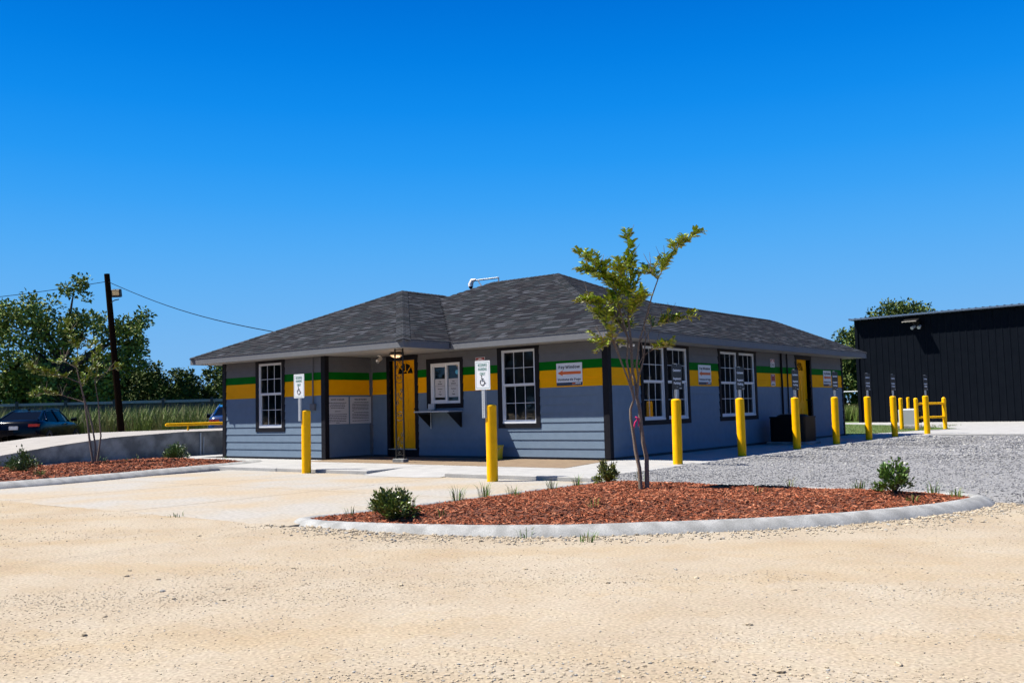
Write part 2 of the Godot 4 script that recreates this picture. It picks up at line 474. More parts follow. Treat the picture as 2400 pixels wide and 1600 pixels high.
	var spots := [[2.32, 8.9, 10, .14, "few thin blades at the pointed tip of the mulch island"], [2.55, 8.75, 22, .2, "small grass tuft left of the rounded shrub on the mulch island"], [2.75, 8.45, 40, .24, "dense grass tuft right behind the rounded shrub"], [2.45, 7.3, 45, .26, "large arching grass tuft on the island edge facing the pad"], [2.62, 7.0, 30, .28, "tall upright grass tuft next to the large arching tuft"], [2.5, 6.3, 20, .2, "medium grass tuft midway along the island edge facing the pad"], [3.1, 7.0, 14, .12, "low weed sprouting in the mulch near the large arching tuft"], [2.48, 5.4, 22, .24, "grass tuft on the island edge facing the reserved bollard"], [2.55, 4.9, 30, .22, "bushy grass tuft near the small brownish shrub"], [3.05, 4.05, 16, .3, "tall thin blades between the brownish shrub and the young tree"], [3.5, 8.7, 14, .1, "tiny weed in the mulch by the front kerb near the rounded shrub"], [4.6, 7.6, 16, .13, "single weed in the open mulch before the young tree"], [5.3, 4.1, 12, .2, "sparse grass at the gravel edge behind the young tree"], [6.2, 4.15, 40, .24, "broad grass tuft at the gravel edge left of the glossy shrub"], [6.6, 4.5, 16, .32, "tall grass blades close behind the glossy shrub"], [7.1, 4.35, 24, .22, "grass tuft right of the glossy shrub"], [7.35, 4.4, 36, .18, "wide low grass at the rounded far end of the island kerb"], [7.1, 5.2, 24, .1, "short grass in the mulch beside the glossy shrub"], [5.6, 5.8, 10, .14, "thin weed in the mulch in the shade of the young tree"], [4.75, 8.95, 14, .12, "grass sprig at the foot of the island kerb in the dirt"]]
	for s in spots:
		var p := Vector2(s[0], s[1])
		var y: float = h1.call(s[0], s[1]) if Geometry2D.is_point_in_polygon(p, isl) else dirt_height(s[0], s[1])
		tuft(s[4], Vector3(s[0], y, s[1]), s[2], s[3], .12, r.randi(), "grass tufts at the mulch island")
	for s in [[-7.6, 7.6, 60, .12, "wide flat grass patch at the kerb of the ramp bed"], [-11.0, 6.6, 14, .25, "thin grass at the walk edge left of the bed tree"], [-11.4, 4.4, 12, .25, "thin grass right behind the bed tree"], [-11.2, 3.6, 10, .28, "tall thin grass between bed tree and bushy shrub"], [-10.5, 4.3, 20, .12, "low weed in the mulch beside the bed tree"], [-9.2, 2.6, 10, .18, "few blades at the narrow end of the ramp bed"]]:
		tuft(s[4], Vector3(s[0], h2.call(s[0], s[1]), s[1]), s[2], s[3], .2, r.randi(), "grass tufts in the ramp bed")
	for s in [[-4.2, 9.9, 22, .1, "dry weed tuft where the dirt meets the far corner of the pad"], [.4, 9.8, 14, .07, "dry weed tuft where the dirt meets the middle of the pad"], [5.35, 8.85, 26, .1, "dry weed tuft in the dirt against the island kerb"]]:
		tuft(s[4], Vector3(s[0], dirt_height(s[0], s[1]), s[1]), s[2], s[3], .18, r.randi(), "weeds in the dirt")
	# ---- background, left
	utility_pole()
	var along := Vector3(.785, 0, -.62)
	var fwd := Vector3(-.618, 0, -.786)
	var f0 := Vector3(-42.5, 0, -6.5)
	fence_run("weathered grey wooden fence with a broad top rail behind the tall grass", f0 - along * 12.0, f0 + along * 30.0, 2.02, .14)
	tall_grass(f0, along, -fwd, -12, 30, .6, 11.0, 13000, 1.6, 101, "tall wild grass growing in front of the wooden fence")
	sedan("dark_sedan", "dark blue sedan parked beyond the loading ramp, seen from behind", Vector3(-27.3, .06, -1.55), Vector3(-.70, 0, -.714), M.car_paint)
	sedan("parked_car", "dark blue car mostly hidden behind the left end of the office", Vector3(-20.2, .06, -5.58), Vector3(-.80, 0, -.6), M.blue_paint)
	var yawc := .66
	var big := [[-3.1, 8.4, 0, 1.3], [-1.7, 7.9, .5, 1.7], [.6, 9.9, 0, 1.0], [1.4, 7.4, -.4, 1.7], [3.4, 6.4, 0, 1.7], [4.8, 6.8, .4, 1.0], [5.2, 7.7, 0, .7], [-2.6, 5.8, .5, 1.7], [0, 5.3, 0, 2.2], [2.8, 4.4, .3, 1.7], [-3.2, 3.6, 0, 1.7], [-.8, 3.0, .4, 1.9], [2.0, 3.1, -.3, 1.7], [4.5, 5.3, 0, 1.2], [-4.2, 6.9, .3, 1.2]]
	far_tree("oak_tree", "large spreading oak with a thin top behind the fence and utility pole", Vector3(-51.7, -.1, -14.5), yawc, big, .30, 111, Color(.13, .175, .042), .45)
	var rr := RandomNumberGenerator.new()
	rr.seed = 120
	for k in 19:
		var s := -10.0 + k * 2.45 + rr.randf_range(-.7, .7)
		var dd := 15.0 + rr.randf_range(-1.5, 4.5)
		var p := f0 + along * s + fwd * dd
		var hh := rr.randf_range(4.5, 5.7)
		var cl := []
		for j in 9: cl.push_back([rr.randf_range(-2.2, 2.2), rr.randf_range(.7, hh - 1.1), rr.randf_range(-1.2, 1.2), rr.randf_range(1.0, 1.6)])
		cl.push_back([rr.randf_range(-.4, .4), hh - .9, 0, 1.0])
		far_tree("woodland_tree", "dark green woodland tree in the line behind the wooden fence", Vector3(p.x, -.1, p.z), rr.randf() * 6.0, cl, .28, 130 + k, Color(.055, .082, .02), .14, "woodland trees behind the fence")
	# ---- background, right
	far_tree("broad_tree", "broad green tree rising behind the black warehouse", Vector3(-7.9, -.1, -46.4), yawc, [[-.4, 6.0, 0, 1.6], [1.2, 6.3, .4, 1.4], [2.2, 5.8, 0, 1.1], [-2.0, 4.4, .3, 1.3], [-2.9, 3.6, 0, 1.2], [-.6, 3.6, 0, 2.0], [-2.4, 2.0, .4, 1.5], [.6, 2.0, 0, 1.6]], .24, 151, Color(.085, .12, .032), .3)
	far_tree("broad_tree", "lower green tree seen in the gap between office and warehouse", Vector3(-10.7, -.1, -44.8), yawc, [[.5, 4.75, 0, 1.1], [-.6, 4.1, 0, 1.3], [1.2, 3.4, .3, 1.4], [-.2, 2.4, 0, 1.5], [1.6, 1.6, 0, 1.4], [-1.2, 1.5, 0, 1.3]], .24, 152, Color(.075, .11, .03), .25)
	var of := thing("pipe_fence", "pale pipe rail fence with posts at the grass beyond the lawn", "fence", Vector3(-16, 0, -37.2))
	for y in [1.6]:
		var q := MB.new()
		q.tube([Vector3(0, y, 0), Vector3(10.2, y, -1.0)], [.045], 8)
		build("rail", q, M.galv, of)
	for k in 5:
		var q := MB.new()
		q.tube([Vector3(k * 2.5, -.1, -k * .245), Vector3(k * 2.5, 1.72, -k * .245)], [.04], 8)
		build("post", q, M.galv, of)
	tall_grass(Vector3(-16, 0, -36.8), Vector3(1, 0, -.05), Vector3(0, 0, 1), 0, 10.5, .1, 3.2, 1600, .95, 102, "long green grass in the gap between office and warehouse")
	tall_grass(Vector3(-6, 0, -15), Vector3(1, 0, 0), Vector3(0, 0, -1), 0, 7.0, .2, 9.5, 2200, .10, 103, "short lawn grass behind the office")
	# ---- unseen dark trees added outside the view, so the window panes mirror less sky
	for k in 26:
		var left := k < 15
		var p := Vector3(-62 + k * 4.3 + rr.randf_range(-1, 1), -.1, 24 + k * 2.3 + rr.randf_range(-2, 2)) if left else Vector3(26 + (k - 15) * 3.4, -.1, -52 + (k - 15) * 4.6)
		var cl := []
		for j in 8: cl.push_back([rr.randf_range(-2.8, 2.8), rr.randf_range(1.0, 6.5), rr.randf_range(-1.8, 1.8), rr.randf_range(1.5, 2.3)])
		far_tree("added_mirror_tree", "unseen dark green tree added for the front windows to mirror" if left else "unseen dark green tree added for the side windows to mirror", p, rr.randf() * 6.0, cl, .5, 200 + k, Color(.03, .048, .011), .2, "added trees mirrored in the front windows" if left else "added trees mirrored in the side windows")

# ------------------------------------------------------------------ text
func text(parent: Node, s: String, m: Material, t: Transform3D, height: float, width := 0.0, bold := true) -> void:
	var f := SystemFont.new()
	f.font_names = PackedStringArray(["Droid Sans"])
	f.font_weight = 700 if bold else 400
	var tm := TextMesh.new()
	tm.text = s; tm.font = f; tm.font_size = 48
	tm.pixel_size = height / 35.0            # cap height close to "height"
	tm.depth = 0.002
	tm.curve_step = 2.0
	tm.material = m
	var k := 1.0
	if width > 0.0:
		var w := tm.get_aabb().size.x
		if w > 0.001: k = width / w
	put("lettering", tm, parent, t * Transform3D(Basis.from_scale(Vector3(k, 1, 1)), Vector3.ZERO))

func at(x: float, y: float, z: float) -> Transform3D:
	return Transform3D(Basis.IDENTITY, Vector3(x, y, z))

# ------------------------------------------------------------------ building
const B := 0.18
const Y0 := 0.05
const XP := -6.82
const ZW := 1.45

func cut(u0: float, u1: float, y0: float, y1: float, holes: Array) -> Array:
	# rectangles of [u0,u1]x[y0,y1] that lie outside the holes
	var us := [u0, u1]
	var ys := [y0, y1]
	for h in holes:
		for q in [h[0], h[1]]:
			if q > u0 + 0.001 and q < u1 - 0.001 and not us.has(q): us.push_back(q)
		for q in [h[2], h[3]]:
			if q > y0 + 0.001 and q < y1 - 0.001 and not ys.has(q): ys.push_back(q)
	us.sort(); ys.sort()
	var out := []
	for j in ys.size() - 1:
		var run = null
		for i in us.size() - 1:
			var cu: float = (us[i] + us[i + 1]) / 2.0
			var cy: float = (ys[j] + ys[j + 1]) / 2.0
			var inside := false
			for h in holes:
				if cu > h[0] and cu < h[1] and cy > h[2] and cy < h[3]: inside = true
			if inside:
				if run != null: out.push_back(run)
				run = null
			elif run == null: run = [us[i], us[i + 1], ys[j], ys[j + 1]]
			else: run[1] = us[i + 1]
		if run != null: out.push_back(run)
	return out

func wall(bld: Node, t: Transform3D, u0: float, u1: float, holes: Array) -> void:
	var w := MB.new()
	for r in cut(u0, u1, 0.0, 2.398, holes): w.box(r[0], r[2], -0.14, r[1], r[3], 0.0)
	var node := build("wall", w, M.inside, bld, t)
	for i in 13:
		var a := Y0 + i * B
		var b := a + B
		var m: Material = M.blue if i < 8 else (M.yellow_board if i < 10 else (M.green_board if i < 11 else M.upper))
		# pieces of this course that touch one another make one board
		var groups := []
		for r in cut(u0, u1, a, b, holes):
			var home := []
			var keep := []
			for g in groups:
				var hit := false
				for e in g:
					if r[0] <= e[1] + .001 and e[0] <= r[1] + .001 and r[2] <= e[3] + .001 and e[2] <= r[3] + .001: hit = true
				if hit: home.append_array(g)
				else: keep.push_back(g)
			home.push_back(r); keep.push_back(home)
			groups = keep
		for g in groups:
			var s := MB.new()
			for r in g:
				var f0: float = 0.021 - 0.016 * (r[2] - a) / B
				var f1: float = 0.021 - 0.016 * (r[3] - a) / B
				s.quad(Vector3(r[0], r[2], f0), Vector3(r[1], r[2], f0), Vector3(r[1], r[3], f1), Vector3(r[0], r[3], f1))
				s.quad(Vector3(r[0], r[2], 0), Vector3(r[1], r[2], 0), Vector3(r[1], r[2], f0), Vector3(r[0], r[2], f0))
				s.quad(Vector3(r[1], r[2], f0), Vector3(r[1], r[2], 0), Vector3(r[1], r[3], 0), Vector3(r[1], r[3], f1))
				s.quad(Vector3(r[0], r[2], 0), Vector3(r[0], r[2], f0), Vector3(r[0], r[3], f1), Vector3(r[0], r[3], 0))
			build("siding_board", s, m, node)

func board(called: String, parent: Node, x0: float, y0: float, z0: float, x1: float, y1: float, z1: float, m: Material, t := Transform3D.IDENTITY) -> void:
	var b := MB.new()
	b.box(x0, y0, z0, x1, y1, z1)
	build(called, b, m, parent, t)

func trim_ring(win: Node, u0: float, u1: float, y0: float, y1: float, iu0: float, iu1: float, iy0: float, iy1: float) -> void:
	board("trim_board", win, u0, iy1, 0.003, u1, y1, 0.034, M.charcoal)
	board("trim_board", win, u0, y0, 0.003, u1, iy0, 0.034, M.charcoal)
	board("trim_board", win, u0, iy0, 0.003, iu0, iy1, 0.031, M.charcoal)
	board("trim_board", win, iu1, iy0, 0.003, u1, iy1, 0.031, M.charcoal)

# one double-hung unit: white frame, two sashes, each a grid of panes
func hung_unit(win: Node, a: float, b: float, y0: float, y1: float, called: String) -> void:
	var f := MB.new()
	var w := 0.03
	f.box(a, y0, -0.06, b, y0 + 0.04, 0.02); f.box(a, y1 - w, -0.06, b, y1, 0.012)
	f.box(a, y0 + 0.04, -0.06, a + w, y1 - w, 0.012); f.box(b - w, y0 + 0.04, -0.06, b, y1 - w, 0.012)
	var fr := build(called, f, M.white_vinyl, win)
	var ym := y0 + (y1 - y0) * 0.518
	for s in 2:
		var c0 := ym if s == 1 else y0 + 0.04
		var c1 := y1 - w if s == 1 else ym
		var z := -0.012 if s == 1 else -0.04
		var q := MB.new()
		var e := 0.022
		q.box(a + w, c0, z - 0.014, b - w, c0 + e + 0.012, z + 0.014); q.box(a + w, c1 - e, z - 0.014, b - w, c1, z + 0.014)
		q.box(a + w, c0 + e, z - 0.013, a + w + e, c1 - e, z + 0.013); q.box(b - w - e, c0 + e, z - 0.013, b - w, c1 - e, z + 0.013)
		var g0 := a + w + e
		var g1 := b - w - e
		var h0 := c0 + e + 0.012
		var h1 := c1 - e
		for k in [1, 2]:
			var u: float = g0 + (g1 - g0) * k / 3.0
			q.box(u - 0.0055, h0, z - 0.004, u + 0.0055, h1, z + 0.006)
		var hm := (h0 + h1) / 2.0
		q.box(g0, hm - 0.0055, z - 0.0035, g1, hm + 0.0055, z + 0.0055)
		build("sash", q, M.white_vinyl, win)
		for i in 3:
			for j in 2:
				var p := MB.new()
				var x0 := g0 + (g1 - g0) * i / 3.0
				var x1 := g0 + (g1 - g0) * (i + 1) / 3.0
				var yy := h0 + (h1 - h0) * j / 2.0
				var y2 := h0 + (h1 - h0) * (j + 1) / 2.0
				p.quad(Vector3(x0, yy, z), Vector3(x1, yy, z), Vector3(x1, y2, z), Vector3(x0, y2, z))
				build("pane", p, M.glass, win)

func window(bld: Node, t: Transform3D, units: Array, u0: float, u1: float) -> void:
	var win := node_part("window", bld, t)
	var i0: float = units[0][0]
	var i1: float = units[units.size() - 1][1]
	trim_ring(win, u0, u1, 0.655, 2.388, i0, i1, 0.755, 2.33)
	for u in units: hung_unit(win, u[0], u[1], 0.755, 2.33, "frame")
	for k in units.size() - 1:
		board("mullion", win, units[k][1], 0.755, -0.06, units[k + 1][0], 2.33, 0.029, M.charcoal)

func door(bld: Node, t: Transform3D, a: float, b: float, y0: float, y1: float, u0: float, u1: float) -> void:
	var d := node_part("door", bld, t)
	board("trim_board", d, u0, y1 + 0.005, 0.003, u1, 2.385, 0.034, M.charcoal)
	board("trim_board", d, u0, 0.02, 0.003, a, y1 + 0.005, 0.031, M.charcoal)
	board("trim_board", d, b, 0.02, 0.003, u1, y1 + 0.005, 0.031, M.charcoal)
	var j := MB.new()                      # jamb lining the recess
	j.box(a - 0.03, y0, -0.138, a, y1 + 0.03, 0.001); j.box(b, y0, -0.138, b + 0.03, y1 + 0.03, 0.001); j.box(a, y1, -0.138, b, y1 + 0.03, 0.001)
	build("jamb", j, M.charcoal, d)
	board("step", d, a - 0.03, 0.012, -0.13, b + 0.03, y0 - .018, 0.012, M.charcoal)
	board("threshold", d, a - 0.04, y0 - .018, -0.13, b + 0.04, y0, 0.05, M.galv)
	var s := MB.new()
	var zf := -0.095
	var c := (a + b) / 2.0
	var fy := y0 + 1.76
	var R := 0.265
	# slab with a half-round opening
	s.box(a, y0 + 0.004, zf - 0.045, b, fy, zf); s.box(a, fy + R, zf - 0.045, b, y1, zf)
	s.box(a, fy, zf - 0.045, c - R, fy + R, zf); s.box(c + R, fy, zf - 0.045, b, fy + R, zf)
	for k in 16:
		var w0 := PI * k / 16.0
		var w1 := PI * (k + 1) / 16.0
		var p0 := Vector3(c + R * cos(w0), fy + R * sin(w0), zf)
		var p1 := Vector3(c + R * cos(w1), fy + R * sin(w1), zf)
		var top0 := Vector3(p0.x, fy + R, zf)
		var top1 := Vector3(p1.x, fy + R, zf)
		s.quad(p0, top0, top1, p1)
		s.quad(p1, p1 + Vector3(0, 0, -0.045), p0 + Vector3(0, 0, -0.045), p0)
	# raised stiles around sunk panels
	for pan in [[0.10, 0.36, 0.18, 0.70], [0.47, 0.73, 0.18, 0.70], [0.10, 0.36, 0.86, 1.62], [0.47, 0.73, 0.86, 1.62]]:
		var x0: float = a + pan[0]
		var x1: float = a + pan[1]
		var q0: float = y0 + pan[2]
		var q1: float = y0 + pan[3]
		s.box(x0, q0, zf, x1, q0 + 0.03, zf + 0.012); s.box(x0, q1 - 0.03, zf, x1, q1, zf + 0.012)
		s.box(x0, q0 + 0.03, zf, x0 + 0.03, q1 - 0.03, zf + 0.0115); s.box(x1 - 0.03, q0 + 0.03, zf, x1, q1 - 0.03, zf + 0.0115)
		s.bevel(x0 + 0.06, q0 + 0.06, zf - 0.001, x1 - 0.06, q1 - 0.06, zf + 0.008, 0.002)
	build("slab", s, M.door, d)
	var g := MB.new()
	for k in 16:
		var w0 := PI * k / 16.0
		var w1 := PI * (k + 1) / 16.0
		g.tri(Vector3(c, fy, zf - 0.02), Vector3(c + R * cos(w0), fy + R * sin(w0), zf - 0.02), Vector3(c + R * cos(w1), fy + R * sin(w1), zf - 0.02))
	build("fanlight", g, M.glass, d)
	var sp := MB.new()
	for k in [1, 2, 3]:
		var w0: float = PI * k / 4.0
		sp.tube([Vector3(c + 0.07 * cos(w0), fy + 0.07 * sin(w0), zf - 0.008), Vector3(c + R * cos(w0), fy + R * sin(w0), zf - 0.008)], [0.012], 6)
	for rr in [[0.075, 0.014], [R + 0.006, 0.02]]:
		var path := []
		for k in 17: path.push_back(Vector3(c + rr[0] * cos(PI * k / 16.0), fy + rr[0] * sin(PI * k / 16.0), zf - 0.004))
		sp.tube(path, [rr[1]], 6)
	sp.box(c - R, fy - 0.012, zf - 0.02, c + R, fy + 0.012, zf + 0.01)
	build("fanlight_bars", sp, M.door, d)
	var kn := MB.new()
	kn.lathe([Vector2(0.0, 0.0), Vector2(0.028, 0.002), Vector2(0.012, 0.012), Vector2(0.012, 0.035), Vector2(0.027, 0.045), Vector2(0.022, 0.065), Vector2(0.0, 0.07)], 12, Transform3D(Basis(Vector3.RIGHT, PI / 2), Vector3(b - 0.07, y0 + 0.93, zf)))
	build("knob", kn, M.iron, d)

func pay_window(bld: Node, t: Transform3D) -> void:
	var win := node_part("pay_window", bld, t)
	var a := -4.805
	var b := -3.90
	trim_ring(win, -4.93, -3.82, 1.125, 2.26, a, b, 1.228, 2.15)
	var f := MB.new()
	var w := 0.06
	f.box(a, 1.228, -0.06, b, 1.228 + w, 0.024); f.box(a, 2.15 - w, -0.06, b, 2.15, 0.02)
	f.box(a, 1.228 + w, -0.06, a + w, 2.15 - w, 0.02); f.box(b - w, 1.228 + w, -0.06, b, 2.15 - w, 0.02)
	f.box(-4.365, 1.228 + w, -0.05, -4.305, 2.15 - w, 0.012)
	f.box(a + w, 1.288, -0.035, a + w + 0.028, 2.09, 0.004); f.box(a + w + 0.028, 2.062, -0.035, -4.365, 2.09, 0.004); f.box(a + w + 0.028, 1.288, -0.035, -4.365, 1.312, 0.004)
	build("frame", f, M.white_vinyl, win)
	for s in [[a + w, -4.365, -0.02], [-4.305, b - w, -0.03]]:
		var p := MB.new()
		p.quad(Vector3(s[0], 1.288, s[2]), Vector3(s[1], 1.288, s[2]), Vector3(s[1], 2.09, s[2]), Vector3(s[0], 2.09, s[2]))
		build("pane", p, M.glass, win)

func hip_planes(bld: Node) -> void:
	var S := 0.442
	var YT := 2.56
	var K := sqrt(1.0 + S * S)
	var P := Vector2(-3.85, -3.85)
	var A := Vector2(-7.5, -1.8)
	# [eave point, inward plan direction, along-eave direction, plan polygon]
	var planes := [
		[Vector2(0, .6), Vector2(0, -1), Vector2(1, 0), [Vector2(-3.65, .6), Vector2(.6, .6), P, Vector2(-6.15, -3.85), Vector2(-7.125, -2.875)]],
		[Vector2(0, 2.05), Vector2(0, -1), Vector2(1, 0), [Vector2(-11.35, 2.05), Vector2(-3.65, 2.05), A]],
		[Vector2(-3.65, 0), Vector2(-1, 0), Vector2(0, -1), [Vector2(-3.65, 2.05), Vector2(-3.65, .6), Vector2(-7.125, -2.875), Vector2(-7.125, -6), Vector2(-7.5, -6), A]],
		[Vector2(.6, 0), Vector2(-1, 0), Vector2(0, -1), [Vector2(.6, .6), Vector2(.6, -14.25), Vector2(-2.05, -13.3), Vector2(-2.05, -5.65), P]],
		[Vector2(-11.35, 0), Vector2(1, 0), Vector2(0, 1), [Vector2(-11.35, -8.3), Vector2(-11.35, 2.05), A, Vector2(-7.5, -4.45)]],
		[Vector2(0, -8.3), Vector2(0, 1), Vector2(-1, 0), [Vector2(-4.7, -8.3), Vector2(-11.35, -8.3), Vector2(-7.5, -4.45), Vector2(-6.15, -3.85), P, Vector2(-2.05, -5.65)]],
		[Vector2(-4.7, 0), Vector2(1, 0), Vector2(0, 1), [Vector2(-4.7, -14.25), Vector2(-4.7, -8.3), Vector2(-2.05, -5.65), Vector2(-2.05, -13.3)]],
	]
	var deck := MB.new()
	for pl in planes:
		var up := []
		for q in pl[3]:
			up.push_back(Vector3(q.x, YT - 0.012 + S * (q - pl[0]).dot(pl[1]), q.y))
		for i in range(1, up.size() - 1):
			var n: Vector3 = (up[i] - up[0]).cross(up[i + 1] - up[0])
			if n.y > 0: deck.tri(up[0], up[i], up[i + 1])
			else: deck.tri(up[0], up[i + 1], up[i])
	# steep far end
	deck.tri(Vector3(.6, YT - .012, -14.25), Vector3(-4.7, YT - .012, -14.25), Vector3(-2.05, YT - .012 + S * 2.65, -13.3))
	deck.col = Color(.014, .014, .017)
	for i in deck.c.size(): deck.c[i] = deck.col
	var roof := build("roof", deck, M.shingle, bld)
	# shingle tabs: a few shared meshes for the ones that show largest, the rest joined
	var tones := [Color(.0135, .0140, .0175), Color(.019, .0198, .0245), Color(.0275, .0285, .0345), Color(.042, .0435, .052), Color(.062, .064, .075)]
	var widths := [.14, .19, .24, .30]
	var E := .142
	var vari := {}
	var rest := MB.new()
	var singles := 0
	var r := RandomNumberGenerator.new()
	r.seed = 77
	for pi in 4:
		var pl: Array = planes[pi]
		var poly: Array = pl[3]
		var inw: Vector2 = pl[1]
		var alo: Vector2 = pl[2]
		var o2: Vector2 = pl[0]
		var uv := []
		var tmax := 0.0
		for q in poly:
			var w := Vector2((q - o2).dot(alo), (q - o2).dot(inw) * K)
			uv.push_back(w); tmax = maxf(tmax, w.y)
		var U := Vector3(alo.x, 0, alo.y)
		var Vv := Vector3(inw.x, S, inw.y) / K
		var N := U.cross(Vv).normalized()
		if N.y < 0: N = -N
		var orig := Vector3(o2.x, YT, o2.y)
		var rows := int(ceil(tmax / E))
		for i in rows:
			var v0 := i * E - (0.012 if i == 0 else 0.0)
			var v1 := minf((i + 1) * E, tmax)
			var vm := clampf((v0 + v1) / 2.0, 0.001, tmax - 0.001)
			var lo := 1e9
			var hi := -1e9
			for k in uv.size():
				var a: Vector2 = uv[k]
				var b: Vector2 = uv[(k + 1) % uv.size()]
				if (a.y <= vm) != (b.y <= vm):
					var u: float = a.x + (b.x - a.x) * (vm - a.y) / (b.y - a.y)
					lo = minf(lo, u); hi = maxf(hi, u)
			if hi - lo < 0.02: continue
			var u := lo
			var first := true
			while u < hi - 0.001:
				var wi := r.randi_range(0, 3)
				var w: float = widths[wi] * (r.randf_range(.3, 1.0) if first else 1.0)
				var whole := not first and u + w < hi
				first = false
				if u + w > hi - 0.05: w = hi - u
				var tb := r.randf()
				var ti := 0 if tb < .22 else (1 if tb < .50 else (2 if tb < .76 else (3 if tb < .93 else 4)))
				var thick := 0.015 if ti >= 3 else (0.012 if ti == 2 else 0.008)
				if whole and singles < 300 and (pi == 0 and i < 7 or pi == 1 and i < 6) and absf(w - widths[wi]) < 0.001:
					var key := wi * 8 + ti
					if not vari.has(key):
						var q := MB.new()
						q.col = tones[ti]
						tab(q, Vector3.ZERO, Vector3.RIGHT, Vector3.UP, Vector3.BACK, w, E, thick)
						vari[key] = q.mesh(M.shingle)
					put("shingle", vari[key], roof, Transform3D(Basis(U, Vv, N), orig + U * u + Vv * v0))
					singles += 1
				else:
					rest.col = tones[ti]
					tab(rest, orig + U * u + Vv * v0, U, Vv, N, w, v1 - v0, thick)
				u += w
	stuff(build("shingles", rest, M.shingle, roof))
	# cap shingles along hips and ridges
	var hgt := func(q: Vector2, pl: Array) -> float: return YT + S * (q - pl[0]).dot(pl[1])
	var caps := [[Vector2(.6, .6), P, 0], [Vector2(-3.65, 2.05), A, 1], [Vector2(-11.35, 2.05), A, 1], [P, Vector2(-6.15, -3.85), 0], [A, Vector2(-7.5, -3.6), 2], [P, Vector2(-2.05, -5.65), 3], [Vector2(-2.05, -5.65), Vector2(-2.05, -13.3), 3], [Vector2(.6, -14.25), Vector2(-2.05, -13.3), 3]]
	var cm := {}
	for cp in caps:
		var a := Vector3(cp[0].x, hgt.call(cp[0], planes[cp[2]]), cp[0].y)
		var b := Vector3(cp[1].x, hgt.call(cp[1], planes[cp[2]]), cp[1].y)
		var d := (b - a).normalized()
		var s := d.cross(Vector3.UP).normalized()
		var up := s.cross(d).normalized()
		var level := absf(d.y) < .02
		var drop := 0.40 if level else 0.30
		var nn := int(a.distance_to(b) / E)
		for k in nn:
			var ti := r.randi_range(1, 3)
			var key := "%d%s" % [ti, level]
			if not cm.has(key):
				var q := MB.new()
				q.col = tones[ti]
				var hw := .15
				var th0 := .022
				var th1 := .014
				for sg in [-1.0, 1.0]:
					var e0 := Vector3(sg * hw, 0, -hw * drop + th0)
					var e1 := Vector3(sg * hw, E + .01, -hw * drop + th1)
					var c0 := Vector3(0, 0, th0)
					var c1 := Vector3(0, E + .01, th1)
					if sg > 0:
						q.quad(c0, e0, e1, c1); q.quad(c0 - Vector3(0, 0, .02), e0 - Vector3(0, 0, .02), e0, c0)
						q.quad(e0, e0 - Vector3(0, 0, .02), e1 - Vector3(0, 0, .02), e1)
					else:
						q.quad(e0, c0, c1, e1); q.quad(e0 - Vector3(0, 0, .02), c0 - Vector3(0, 0, .02), c0, e0)
						q.quad(e0 - Vector3(0, 0, .02), e0, e1, e1 - Vector3(0, 0, .02))
				cm[key] = q.mesh(M.shingle)
			put("cap_shingle", cm[key], roof, Transform3D(Basis(s, d, up), a + d * (k * E)))
	# fascia boards and the soffit that also roofs the porch
	var out := [Vector2(-11.35, 2.05), Vector2(-3.65, 2.05), Vector2(-3.65, .6), Vector2(.6, .6), Vector2(.6, -14.25), Vector2(-4.7, -14.25), Vector2(-4.7, -8.3), Vector2(-11.35, -8.3)]
	for k in 8:
		var a: Vector2 = out[k]
		var b: Vector2 = out[(k + 1) % 8]
		var d := (b - a).normalized()
		var nrm := Vector2(-d.y, d.x)                    # inward for this winding is to the right
		var q := MB.new()
		var ln := a.distance_to(b)
		var inset := 0.028
		var x0 := 0.0 if k % 2 == 0 else 0.028
		if k == 2: x0 = -0.0
		q.box(x0, -0.165, 0.0, ln - (0.0 if k % 2 == 0 else 0.028), -0.012, inset)
		q.box(-0.012, -0.018, -0.014, ln + 0.012, -0.006, 0.03)
		var t := Transform3D(Basis(Vector3(d.x, 0, d.y), Vector3.UP, Vector3(d.x, 0, d.y).cross(Vector3.UP)), Vector3(a.x, YT, a.y))
		if t.basis.z.dot(Vector3(-d.y, 0, d.x)) > 0: pass
		# let the board's thickness point inwards
		var mid := (a + b) / 2.0 + Vector2(t.basis.z.x, t.basis.z.z) * 0.05
		if not Geometry2D.is_point_in_polygon(mid, PackedVector2Array(out)): t.basis.z = -t.basis.z
		var q2 := MB.new()
		for i in range(0, q.v.size(), 3):
			var p0 := t * q.v[i]
			var p1 := t * q.v[i + 1]
			var p2 := t * q.v[i + 2]
			if t.basis.determinant() < 0: q2.tri(p0, p1, p2)
			else: q2.tri(p0, p2, p1)
		build("fascia_board", q2, M.fascia, bld)
	var sf := MB.new()
	sf.box(-11.33, 2.402, -8.28, -3.66, 2.42, 2.03); sf.box(-3.66, 2.402, -8.28, .58, 2.42, .58); sf.box(-4.68, 2.402, -14.23, .58, 2.42, -8.28)
	build("soffit", sf, M.soffit, bld)

func tab(q: MB, o: Vector3, U: Vector3, V: Vector3, N: Vector3, w: float, h: float, th: float) -> void:
	var e := 0.0015
	var a := o + U * e + N * th
	var b := o + U * (w - e) + N * th
	var c := b + V * (h + .01) - N * (th - .001)
	var d := a + V * (h + .01) - N * (th - .001)
	q.quad(a, b, c, d)
	q.quad(a - N * (th + .008), b - N * (th + .008), b, a)
	q.tri(b, b - N * th, c); q.tri(a - N * th, a, d)

